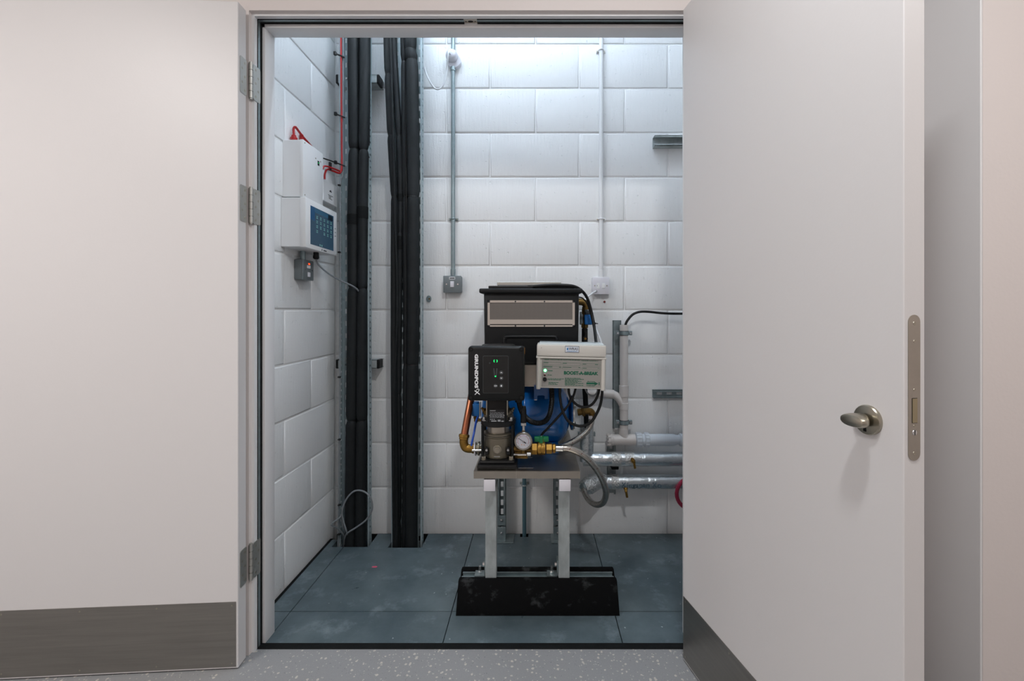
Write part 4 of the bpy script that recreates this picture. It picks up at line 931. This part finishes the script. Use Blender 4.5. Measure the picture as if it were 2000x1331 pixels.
put('clamp_rod', B().cyl((vx(1003), 1.708, ZV-.016), (vx(1028), 1.708, ZV-.016), .0042, n=10).hexa((vx(1029), 1.708, ZV-.014), (vx(1037), 1.708, ZV-.014), .0078), M_BRIGHT, vl)
gg = thing('pressure_gauge', 'round pressure gauge with steel rim in front of the pump', 'gauge', W(1022, 880, 1.705))
gc = W(1022, 862.5, 1.700)
put('case', B().lathe(gc+Vector((0, .026, 0)), (0, -1, 0), [(.030, 0), (.0325, .004), (.0325, .018), (.0345, .019), (.0345, .026), (.0320, .0295), (.0285, .0295), (.0272, .0262), (.0, .0262)], 48), M_STEEL, gg)
fc = put('dial_face', B().cyl(gc+Vector((0, .0, 0)), gc+Vector((0, -.0008, 0)), .0272, n=40), M_FACE, gg)
b = B(); b.torus(gc+Vector((0, -.0010, 0)), (0, -1, 0), .0205, .00045, -30, 210, 36, 5); put('red_scale', b, M_REDP, fc)
b = B()
for k in range(9):
    a = math.radians(225-k*33.75); d = Vector((math.cos(a), 0, math.sin(a))); b.bar(gc+d*.0225+Vector((0, -.001, 0)), gc+d*.0258+Vector((0, -.001, 0)), .0008, .0008, (0, 1, 0))
put('tick_marks', b, M_DTEXT, fc)
dn = Vector((-.83, 0, .56)).normalized(); b = B(); b.bar(gc-dn*.0012+Vector((0, -.0022, 0)), gc+dn*.0215+Vector((0, -.0022, 0)), .0011, .0008, (0, 1, 0)).bar(gc+Vector((0, -.0022, 0)), gc-dn*.0125+Vector((0, -.0022, 0)), .0032, .0008, (0, 1, 0)); put('needle', b, M_DTEXT, gg)
put('needle_hub', B().cyl(gc+Vector((0, -.001, 0)), gc+Vector((0, -.0040, 0)), .0026, n=12), M_BRIGHT, gg)
b = B()
for dx, dz in ((-.006, -.0125), (.0035, -.0135)): b.box(gc.x+dx-.0015, gc.x+dx+.0015, gc.y-.0012, gc.y-.0006, gc.z+dz-.0012, gc.z+dz+.0012)
put('orange_marks', b, mat('mark_orange', (214, 132, 60), .5), fc)
b = B(); b.box(gc.x-.011, gc.x+.011, gc.y-.0012, gc.y-.0006, gc.z+.0195, gc.z+.0225); put('maker_line', b, mat('pale_violet', (206, 206, 226), .4), fc)
put('gauge_stem', B().cyl(gc+Vector((0, .014, -.030)), gc+Vector((0, .014, -.048)), .008, n=12), M_BRASSD, gg)
ps = thing('pressure_sensor', 'black pressure sensor with steel nut above the gauge', 'sensor', W(1022, 850, 1.722))
sx = lambda py: W(1022.5, py, 1.722)
put('body', B().lathe(sx(826), (0, 0, 1), [(.0112, 0), (.0115, .004), (.0105, .05), (.0085, .062)], 20), M_BLACKP, ps)
put('hex_nut', B().hexa(sx(832), sx(825.5), .0112).cyl(sx(842), sx(832), .0060, n=14), M_BRIGHT, ps); put('brass_adapter', B().hexa(sx(848), sx(841), .0068), M_BRASS, ps)

# copper discharge on the left
cpx = thing('copper_pipe', 'copper pipe rising beside the pump from a brass elbow', 'pipe', W(906, 870, 1.75))
b = B(); b.tube([W(905.5, 862, 1.75), W(908, 845, 1.756), W(914, 812, 1.776), W(919.5, 782, 1.80), W(926, 745, 1.83), W(935, 700, 1.87)], .0142, 20); put('pipe', b, M_COPPER, cpx)
e1, e2 = W(906, 858, 1.75), W(924, 876.5, 1.75)
b = B(); b.lathe(W(907, 848, 1.752), e1-W(909, 835, 1.757), [(.016, 0), (.0205, .003), (.0205, .012), (.018, .014), (.018, .02)], 8); b.tube([e1, W(906, 866, 1.75), W(909, 874, 1.75), W(915, 876.5, 1.75), e2], .0165, 18); b.lathe(e2-Vector((.004, 0, 0)), (1, 0, 0), [(.0165, 0), (.0185, .001), (.0185, .010), (.0165, .011)], 20); put('brass_elbow', b, M_BRASS, cpx)
b = B(); f0 = W(927, 876.5, 1.75); b.lathe(f0, (1, 0, 0), [(.022, 0), (.0235, .002), (.0235, .006), (.020, .008), (.020, .012), (.0265, .013), (.0265, .020), (.019, .021), (.019, .030)], 26); put('pump_flange', b, M_PUMPST, cpx)
b = B(); b.torus(W(928.3, 877, 1.748), (1, 0, .08), .0238, .0030, n=28, m=8); put('white_gasket_ring', b, M_WHITEP, cpx)
b = B(); c = W(922, 880.5, 1.722); b.cyl(c, c+Vector((.036, 0, 0)), .0042, n=10); put('clamp_bolt', b, M_BRIGHT, cpx)
fsx = thing('flow_switch', 'blue solenoid coil with brass fittings behind the copper pipe', 'solenoid', W(930, 825, 1.80))
c0, c1 = W(922.5, 812, 1.80), W(937, 788, 1.80)
b = B(); b.box(c0.x, c1.x, 1.785, 1.815, c0.z, c1.z, .002); cl_ = put('coil', b, M_BLUEP, fsx)
put('coil_cap', B().cyl(((c0.x+c1.x)/2, 1.80, c1.z), ((c0.x+c1.x)/2, 1.80, c1.z+.006), .0125, n=20), M_BLUEP, cl_); put('coil_plate', B().box(c1.x, c1.x+.003, 1.785, 1.815, c0.z-.002, c1.z+.004), M_NICKEL, cl_)
m0 = W(930, 812, 1.80); b = B(); b.hexa(m0, m0+Vector((0, 0, -.012)), .0115).cyl(m0+Vector((0, 0, -.012)), m0+Vector((0, 0, -.028)), .006, n=12).cyl(m0+Vector((-.008, 0, -.018)), m0+Vector((.030, 0, -.018)), .0062, n=12); put('brass_body', b, M_BRASS, fsx)
b = B(); b.tube([W(934, 812, 1.79), W(930, 824, 1.77), W(926, 845, 1.74), W(922, 864, 1.728), W(920.8, 871, 1.728)], .0042, 10); put('blue_lead', b, mat('blue_lead', (16, 72, 170), .4), fsx)

# ================================================================== blue vessel
VY, VZ, VR = 1.972, .682, .128
vs = thing('pressure_vessel', 'blue horizontal pressure vessel lying behind the pump', 'vessel', (-.04, VY, TZ))
b = B(); b.lathe((-.232, VY, VZ), (1, 0, 0), [(0, 0), (.05, .003), (.09, .014), (.115, .032), (.126, .052), (VR, .07), (VR, .183), (VR+.0012, .185), (VR+.0012, .191), (VR, .193), (VR, .305), (.126, .325), (.115, .347), (.09, .366), (.06, .376), (0, .380)], 56); put('shell', b, M_BLUE, vs)
b = B(); b.lathe((.146, VY, VZ), (1, 0, 0), [(.050, 0), (.060, .004), (.074, .008), (.074, .013), (0, .013)], 32); fg = put('end_flange', b, M_BLUE, vs)
put('flange_ring', B().cyl((.160, VY, VZ), (.165, VY, VZ), .075, n=32), M_BRIGHT, vs)
for k in range(6):
    a = math.radians(30+60*k); put('flange_bolt', B().hexa((.165, VY+.064*math.cos(a), VZ+.064*math.sin(a)), (.172, VY+.064*math.cos(a), VZ+.064*math.sin(a)), .007), M_BRIGHT, fg)
x0, x1 = (1043-CX)/FPX*1.845, (1072-CX)/FPX*1.845; z1_ = .818; z0_ = CAMH-(782-CY)/FPX*1.845; za = CAMH-(773-CY)/FPX*1.845
b = B(); b.prism([(x0, z0_), (x0+.0135, z0_), (x0+.0135, za-.003), (x0+.017, za), (x1-.021, za), (x1-.017, za-.003), (x1-.017, z0_+.004), (x1, z0_+.004), (x1, z1_), (x0, z1_)], Matrix(((1,0,0,0),(0,0,1,1.846),(0,1,0,0),(0,0,0,1))), .05); put('mounting_bracket', b, M_BLUE, vs)
put('bracket_highlight_edge', B().box(x0+.001, x0+.0115, 1.8445, 1.8465, z0_-.0002, z0_+.002), M_BRIGHT, vs)
b = B(); b.box(-.15, -.06, VY-.09, VY+.09, TZ, VZ-.09, .004, 1); put('foot', b, M_BLUE, vs); b = B(); b.box(.03, .098, 1.86, VY+.09, TZ, TZ+.036, .006); put('foot', b, M_BLUE, vs)
hs = thing('braided_hose', 'braided steel hose looping from the brass valve down to the lower foil pipe', 'hose', W(1187, 968, 1.87))
hp_ = [W(*q) for q in ((1096, 876, 1.735), (1110, 876.5, 1.735), (1130, 884, 1.74), (1150, 899, 1.755), (1168, 922, 1.785), (1180, 947, 1.82), (1183.5, 966, 1.86), (1178, 982, 1.92), (1166, 986.5, 1.98), (1154, 981, 2.03), (1145, 970, 2.08), (1139.5, 957, 2.12))]
b = B(); b.tube(hp_, .0128, 16, 10); put('braid', b, M_BRAID, hs)
q0 = W(1085, 876, 1.735); b = B(); b.lathe(q0, (1, 0, 0), [(.013, 0), (.0142, .001), (.0142, .018), (.0132, .0185), (.0132, .0215), (.0150, .022), (.0150, .027), (.013, .029)], 20); put('crimp_ferrule', b, M_BRIGHT, hs)
h2 = thing('braided_hose', 'braided steel hose rising from under the vessel to the brass elbow', 'hose', W(1098, 872, 1.90))
b = B(); b.tube([W(*q) for q in ((1085, 878, 1.86), (1100, 872, 1.88), (1118, 864, 1.90), (1135, 853, 1.92), (1148, 840, 1.94), (1154, 829, 1.95), (1156, 818, 1.95))], .0125, 16, 10); put('braid', b, M_BRAID, h2)
q0 = W(1156, 820, 1.95); b = B(); b.cyl(q0, q0+Vector((0, 0, .020)), .0148, n=18, ch=.001); put('crimp_ferrule', b, M_BRIGHT, h2)
b = B(); b.tube([W(1157, 813, 1.95), W(1156.5, 808, 1.95), W(1153, 804, 1.95), W(1147, 803.5, 1.95), W(1140, 804, 1.95), W(1128, 806, 1.95)], .0145, 16); b.hexa(W(1136, 805, 1.95), W(1142, 804, 1.95), .0205); b.hexa(W(1156.5, 818, 1.95), W(1156.5, 811, 1.95), .0175); el = put('brass_elbow', b, M_BRASSD, h2)
c = W(1153.5, 816, 1.93); put('white_tag', B().box(c.x-.008, c.x+.008, c.y-.001, c.y+.001, c.z-.006, c.z+.006), M_WHITEP, el)

# ================================================================== break tank
tk = thing('break_tank', 'black plastic break tank with mesh air gap window', 'tank', (-.014, 2.07, .892))
TKX0, TKX1, TF, TB_ = -.213, .183, 1.885, 2.25
zt = lambda py, Y=1.885: CAMH-(py-CY)/FPX*Y
b = B(); b.box(TKX0, TKX1, TF, TB_, zt(712), zt(566), .010)
for v in b.bm.verts:
    k = (zt(566)-v.co.z)/(zt(566)-zt(712)); v.co.x = -.015+(v.co.x+.015)*(1-.018*k)
put('body', b, M_TANK, tk)
b = B(); b.box(-.230, .196, 1.868, 2.265, zt(573, 1.868), zt(563.5, 1.868), .006, 3); put('rim', b, M_TANK, tk)
b = B(); b.box((954-CX)/FPX*1.90, (1123-CX)/FPX*1.90, 1.895, 2.24, zt(564, 1.895), zt(558.5, 1.895), .003); put('lid', b, M_TANK, tk)
put('lid_knob', B().lathe(((1038-CX)/FPX*1.99, 1.99, zt(558.5, 1.895)-.0005), (0, 0, 1), [(.022, 0), (.022, .004), (.016, .007), (0, .007)], 20), M_TANK, tk)
b = B(); zlid = zt(558.5, 1.895); b.box((971-CX)/FPX*1.98, (1096-CX)/FPX*1.98, 1.975, 2.005, zlid+.0072, zlid+.0215, .001, 1); solo('metal_strip', b, M_ALU, 'aluminium strip lying on top of the black tank', 'strip')
M_WFR = mat('window_stainless', (198, 189, 180), .42, .45)
yw = TF-.002; wx = lambda px: (px-CX)/FPX*yw; wz = lambda py: CAMH-(py-CY)/FPX*yw
wn = put('window_mesh', B().box(wx(957), wx(1118), yw-.001, yw+.001, wz(635), wz(590)), M_MESH, tk)
O0, O1, O2, O3 = wx(952.5), wx(1122.5), wz(638.5), wz(587)
b = B(); fw = .0095; b.box(O0, O1, yw-.004, yw, O3-fw, O3).box(O0, O1, yw-.004, yw, O2, O2+fw*.7).box(O0, O0+fw, yw-.004, yw, O2, O3).box(O1-fw, O1, yw-.004, yw, O2, O3); fr_ = put('window_frame', b, M_WFR, tk)
put('weir_strip', B().box(O0+fw, O1-fw, yw-.0035, yw+.001, wz(634), wz(624.5)), M_WFR, tk)
put('weir_gap', B().box(O0+fw, O1-fw, yw-.0037, yw+.001, wz(634.8), wz(633.6)), M_VOID, tk)
for x in (O0+.005, O0+.115, O0+.235, O1-.005):
    for z in (O3-.005, O2+.0035): put('frame_screw', B().lathe((x, yw-.004, z), (0, -1, 0), [(.0034, 0), (.0026, .0012), (0, .0014)], 10), M_DTEXT, fr_)
b = B(); x0, x1 = (985-CX)/FPX*TF, (1088-CX)/FPX*TF                     # moulded arch rib below the window
b.tube([(x0, TF, zt(712)), (x0, TF, zt(668)), (x0+.006, TF, zt(660)), (x0+.02, TF, zt(658)), (x1-.02, TF, zt(658)), (x1-.006, TF, zt(660)), (x1, TF, zt(668)), (x1, TF, zt(712))], .007, 8, 4); put('moulded_rib', b, M_TANK, tk)
sh = thing('tank_shelf', 'stainless steel shelf frame carrying the black tank', 'shelf', (-.014, 2.05, TZ))
zs0, zs1 = .812, zt(711)-.002
b = B(); b.box(TKX0, TKX1, 1.866, 1.8675, zs0, zs1).box(TKX0, TKX1, 1.866, 2.25, zs1-.0015, zs1).box(TKX0, TKX0+.0015, 1.866, 2.25, zs0+.05, zs1).box(TKX1-.0015, TKX1, 1.866, 2.25, zs0+.05, zs1); put('folded_shelf', b, M_STEEL, sh)
for x in (TKX0+.02, .135): put('post', B().box(x-.012, x+.012, 2.205, 2.229, TZ, zs1-.0015, .001, 1), M_STEEL, sh)
put('mounting_arm', B().box(.03, .11, 1.80, 1.8665, .835, .875), M_STEEL, sh)

# fittings on the tank's right flank
iv = thing('inlet_valve', 'brass inlet elbow and blue solenoid on the right side of the tank', 'valve', W(1144, 700, 2.03))
YI = 2.03; q = lambda px, py: W(px, py, YI)
b = B(); b.tube([q(1124, 590), q(1134, 590), q(1141, 592), q(1145, 598), q(1145, 603)], .0155, 18); b.cyl(q(1145, 606), q(1145, 600), .0185, n=18); put('brass_elbow', b, M_BRASSD, iv)
b = B(); b.hexa(q(1142, 614), q(1142, 604), .0145).hexa(q(1142, 641), q(1142, 632), .0165).cyl(q(1142, 650), q(1142, 600), .010, n=14); put('brass_body', b, M_BRASSD, iv)
b = B(); b.box(q(1133, 0).x, q(1157, 0).x, 2.025, 2.055, q(0, 635).z, q(0, 609).z, .004); put('clear_housing', b, mat('clear_grey', (122, 132, 136), .25), iv)
c0, c1 = q(1140, 634), q(1154, 615); b = B(); b.box(c0.x, c1.x, 1.985, 2.03, c0.z, c1.z, .004); cl_ = put('coil', b, M_BLUEP, iv)
c0, c1 = q(1141, 615.5), q(1153.5, 605); b = B(); b.box(c0.x, c1.x, 1.99, 2.03, c0.z, c1.z, .005); put('plug_connector', b, mat('connector_grey', (62, 70, 74), .4), iv)
b = B(); b.cyl(q(1142, 672), q(1142, 642), .0135, n=16).cyl(W(1143, 662, 2.02), W(1143.5, 662, 1.99), .0105, n=18).box(q(1140, 0).x, q(1144, 0).x, 1.992, 2.01, q(0, 662).z, q(0, 649).z, .001, 1); put('isolating_valve', b, M_BLACKP, iv)
put('valve_screw', B().cyl(W(1143.5, 662, 1.989), W(1143.5, 662, 1.986), .0048, n=12), M_BRASS, iv)
b = B(); b.cyl(q(1142, 720), q(1142, 672), .0125, n=16); put('down_pipe', b, M_BLACKP, iv)
b = B(); b.tube([W(*t) for t in ((1040, 559.8, 1.885), (1070, 557.5, 1.885), (1100, 557.3, 1.885), (1122, 560, 1.89), (1137, 569, 1.90), (1147, 583, 1.92), (1154, 605, 1.93), (1159, 628, 1.92), (1162, 650, 1.90), (1165, 675, 1.83))], .0062, 10)
solo('cable', b, M_CABLE, 'thick black cable arching over the tank lid down to the cream control box', 'cable')
b = B(); b.tube([W(*t) for t in ((1131, 580.5, 1.96), (1138, 583, 1.965), (1146, 592, 1.965), (1151, 605, 1.96), (1156, 625, 1.945), (1160, 645, 1.92), (1163, 672, 1.85))], .0030, 8)
solo('cable', b, M_CABLE, 'thin black cable strapped to the thick cable right of the tank', 'cable')
c = W(1161, 632, 1.925); b = B(); b.box(c.x-.010, c.x+.006, c.y-.010, c.y+.008, c.z-.004, c.z+.004, .002, 1).bar(c+Vector((.004, -.006, 0)), c+Vector((.014, -.006, -.001)), .004, .004); solo('cable_tie', b, M_TIE, 'black cable tie around the cables right of the tank', 'cable tie')

# ================================================================== cream control box
BX = thing('pump_controller', 'cream control box with green lettering and lit green lamp', 'control box', W(1115, 762, 1.71))
bw = .256; RB = Matrix.Translation(W(1115.5, 716, 1.705)) @ Matrix.Rotation(math.radians(1.1), 4, 'Y') @ Matrix.Rotation(math.radians(-1.5), 4, 'Z')
S = 1.705/FPX                                              # metres for each photo pixel on its face
def bxm(b): b.bm.transform(RB); return b
def lb(x0, x1, y0, y1, z0, z1, bev=0, seg=2): return bxm(B().box(x0, x1, y0, y1, z0, z1, bev, seg))
X = lambda px: (px-1115.5)*S
Z = lambda py: -(py-716)*S
put('lower_case', lb(X(1051), X(1180), .004, .115, Z(760), Z(699), .004), M_CREAM, BX)
put('case_flange', lb(X(1047), X(1184), -.003, .118, Z(701.5), Z(697.8), .0015, 1), M_CREAM, BX)
for xa, xb in ((1047.5, 1056.5), (1174.5, 1183)):
    b = B(); x = X((xa+xb)/2); b.lathe((x, .006, Z(762.5)), (0, 0, 1), [(.0065, 0), (.0085, .002), (.0085, Z(700)-Z(762.5))], 18); put('corner_post', bxm(b), M_CREAM, BX)
put('lid', lb(X(1048), X(1183), -.003, .116, Z(697), Z(674.5), .004), M_CREAM, BX)
put('lid_top', lb(X(1052), X(1179), .003, .112, Z(677), Z(671), .004), M_CLEAR, BX)
put('lid_groove', lb(X(1056), X(1175), -.0036, 0, Z(693.5), Z(692.4)), M_CREAM, BX)
fp = put('front_label', lb(X(1058), X(1174.5), .0026, .0046, Z(757), Z(701.8)), M_PANELGREY, BX)
LY = .0022
def bars(name, items, m_, par, y=LY): 
    b = B()
    for x0, x1, y0, y1 in items: b.box(X(x0), X(x1), y, y+.0006, Z(y1), Z(y0))
    put(name, bxm(b), m_, par)
def words(x0, x1, y, h_=1.0):
    out = []; x = x0
    while x < x1-.6:
        l = random.uniform(2.0, 6.0); out.append((x, min(x+l, x1), y, y+h_)); x += l+.8
    return out
def txt(name, s_, px, py, size, m_, par, wpx=None, bold=0, y=LY):
    me = text_mesh(s_, size, bold, .0002)
    if wpx:
        wd = max(v.co.x for v in me.vertices)-min(v.co.x for v in me.vertices)
        for v in me.vertices: v.co.x *= wpx*S/wd
    me.transform(RB @ plane_mat((X(px), y, Z(py)), (1, 0, 0), (0, 0, 1))); put(name, me, m_, par)
txt('heading_print', 'BREAK TANK & PUMP SET WITH TYPE AB AIR GAP', 1098, 703.8, .0038, M_GTEXT, fp, 69, .00012)
txt('heading_print', 'FOR FLUID CATEGORY 5', 1151.5, 704.6, .0038, M_GTEXT, fp, 32, .00012)
txt('product_lettering', 'BOOST-A-BREAK', 1134.5, 729.4, .0162, M_GTEXT, fp, 67, .0009)
for r_, y0 in enumerate((709, 716.5)):
    for xa, xb in ((1060.5, 1096), (1098.5, 1134), (1136.5, 1172)):
        b = B(); w_, h_ = (xb-xa)*S, 5*S
        o_ = rrect(w_, h_, .0035); i_ = rrect(w_-.0009, h_-.0009, .0031); Mq = RB @ plane_mat((X((xa+xb)/2), LY, Z(y0+2.5+(xa-1060)*.012)), (1, 0, 0), (0, 0, 1))
        va = [b.bm.verts.new(Mq @ Vector((x, y, 0))) for x, y in o_]; vb = [b.bm.verts.new(Mq @ Vector((x, y, 0))) for x, y in i_]
        for k in range(len(o_)): b.bm.faces.new((va[k], va[(k+1) % len(o_)], vb[(k+1) % len(o_)], vb[k]))
        put('field_outline', b, M_GTEXT, fp)
bars('small_print', [(1061.5, 1071, 709.6, 710.5), (1099.5, 1107, 710.0, 710.9), (1138, 1145, 711, 711.9), (1162, 1168, 711.2, 712.2), (1061.5, 1079, 716.4, 717.2), (1061.5, 1079, 718.2, 719), (1092, 1095, 718, 719), (1099.5, 1116, 718, 718.8), (1130, 1133, 718, 719), (1138, 1146, 718.8, 719.6), (1168, 1169.2, 718.6, 719.8)], M_GTEXT, fp)
bars('small_print', [(1070, 1071.5, 724.8, 726.4), (1072, 1079.5, 725, 726.3), (1070, 1072, 733.2, 734.8), (1073, 1078, 733.6, 734.6), (1070, 1071.5, 741.4, 742.8)]+words(1072, 1102, 740.8)+words(1072, 1096, 742.8)+words(1072, 1092, 747.8)+words(1072, 1088, 749.8)+words(1072, 1090, 751.8), M_GTEXT, fp)
it = []
for k, l in enumerate((30, 37, 25, 32, 25, 37, 20, 36)): it += words(1104, 1104+l, 738.8+k*1.95, 1.15)
bars('small_print', it, M_GTEXT, fp)
b = B(); 
for x0, x1, y0, y1 in ((1146, 1164, 747, 750.6), (1170, 1171.6, 746, 751.8)): b.box(X(x0), X(x1), LY, LY+.0006, Z(y1), Z(y0))
b.prism([(X(1162), Z(753)), (X(1169), Z(748.8)), (X(1162), Z(745.5))], Matrix(((1,0,0,0),(0,0,1,LY),(0,1,0,0),(0,0,0,1))), .0006); put('arrow_logo', bxm(b), M_GTEXT, fp)
txt('logo_lettering', 'Arrow', 1155, 745.2, .0052, M_GTEXT, fp, 16, .0002); txt('logo_lettering', 'Valves', 1154, 753, .0052, M_GTEXT, fp, 17, .0002)
def lamp(name, px, py, r, m_, h_=.004, dome=True):
    b = B(); b.lathe((X(px), LY+.0006, Z(py)), (0, -1, 0), [(r, 0), (r*.95, h_*.5), (r*.6, h_*.9), (0, h_)] if dome else [(r, 0), (r, h_*.7), (r*.85, h_), (0, h_)], 20); return put(name, bxm(b), m_, fp)
lamp('green_lamp', 1065, 725.3, .0050, M_LEDW); b = B(); b.torus((X(1065), LY, Z(725.3)), (0, -1, 0), .0056, .0010, n=20, m=6); put('lamp_bezel', bxm(b), M_LED, fp)
lamp('red_lamp', 1064.6, 734, .0036, M_LEDR); b = B(); b.torus((X(1064.6), LY, Z(734)), (0, -1, 0), .0042, .0008, n=20, m=6); put('lamp_bezel', bxm(b), M_BRIGHT, fp)
lamp('push_button', 1064.5, 742.6, .0076, M_BLACKP, .006, False)
stk = put('approval_sticker', lb(X(1103), X(1130.2), -.0040, -.0026, Z(689), Z(676.3)), M_DTEXT, BX)
b = bxm(B().box(X(1103.7), X(1129.5), -.0044, -.003, Z(688.2), Z(677.1))); put('sticker_face', b, mat('sticker_white', (214, 220, 230), .4), stk)
txt('sticker_lettering', 'WRAS', 1119, 681.8, .0135, M_DTEXT, stk, 18, .0001, -.0047); txt('sticker_caption', 'APPROVED PRODUCT', 1117, 686.4, .0032, M_BTEXT, stk, 21, .0001, -.0047)
b = B(); b.prism([(X(1107.8)+.0033*math.cos(a*.628), Z(682.4)+.0034*math.sin(a*.628)) for a in range(10)], Matrix(((1,0,0,0),(0,0,1,-.0050),(0,1,0,0),(0,0,0,1))), .0005).prism([(X(1107.8)-.0022, Z(682.4)+.0024), (X(1107.8)+.0022, Z(682.4)+.0024), (X(1107.8)+.0004, Z(682.4)+.0072)], Matrix(((1,0,0,0),(0,0,1,-.0050),(0,1,0,0),(0,0,0,1))), .0005); put('water_drop', bxm(b), M_BTEXT, stk)
put('lid_pin_hole', lb(X(1056.4), X(1057.4), -.0034, -.002, Z(681.6), Z(680.4)), M_VOID, BX)
# cable glands under the box, then the cables
for px in (1075.5, 1093.5, 1110.5, 1124.5, 1142, 1170, 1176.5):
    b = B(); b.cyl((X(px), .055, Z(763.5)), (X(px), .055, Z(759)), .0085 if px > 1080 else .0125, n=10); put('cable_gland', bxm(b), M_BLACKP, BX)
YC = 1.757
def loop(pts, r, label, m_=M_CABLE, Y=YC, n=10):
    b = B(); b.tube([W(p[0], p[1], p[2] if len(p) > 2 else Y) for p in pts], r, n, 8); return solo('cable', b, m_, label, 'cable')
loop([(1093.5, 757), (1094, 778), (1099, 803), (1110, 823), (1124, 831), (1138, 832.5), (1153, 826), (1166, 807), (1174, 785), (1176.8, 758)], .0055, 'black cable hanging in the large loop under the cream control box')
loop([(1110.5, 757), (1112, 771), (1119, 784), (1130, 793), (1142, 795.5), (1154, 792), (1163, 782), (1169, 768), (1170.5, 757)], .0050, 'black cable hanging in the small loop under the cream control box', Y=1.770)
loop([(1125, 757, 1.762), (1119, 776, 1.762), (1107, 796, 1.764), (1090, 815, 1.77), (1071, 836, 1.775), (1058, 850, 1.78), (1052, 870, 1.79)], .0045, 'straight black cable slanting down in front of the blue vessel')
loop([(1142, 757, 1.80), (1146, 766, 1.80), (1152, 772, 1.80), (1160, 773, 1.80), (1166, 767, 1.80), (1168, 757, 1.80)], .0035, 'short pale cable loop under the cream control box', M_GREYC)
cg = thing('corrugated_conduit', 'black corrugated conduit sagging between pump head and cream box', 'conduit', W(1052, 830, 1.75))
pts = smooth_path([W(*t) for t in ((1013, 776, 1.70), (1014.5, 790, 1.71), (1019, 804, 1.72), (1027, 816, 1.73), (1038, 824, 1.74), (1052, 827, 1.745), (1065, 823, 1.75), (1073, 811, 1.755), (1077, 792, 1.757), (1078, 775, 1.757), (1077, 757, 1.757))], 14)
rr = [.0105 if k % 2 else .0088 for k in range(len(pts))]
b = B(); b.tube(pts, rr, 14, 0); put('hose', b, M_CABLE, cg)
put('end_gland', B().cyl(W(1013, 786, 1.70), W(1013, 774, 1.70), .013, n=12), M_BLACKP, cg)
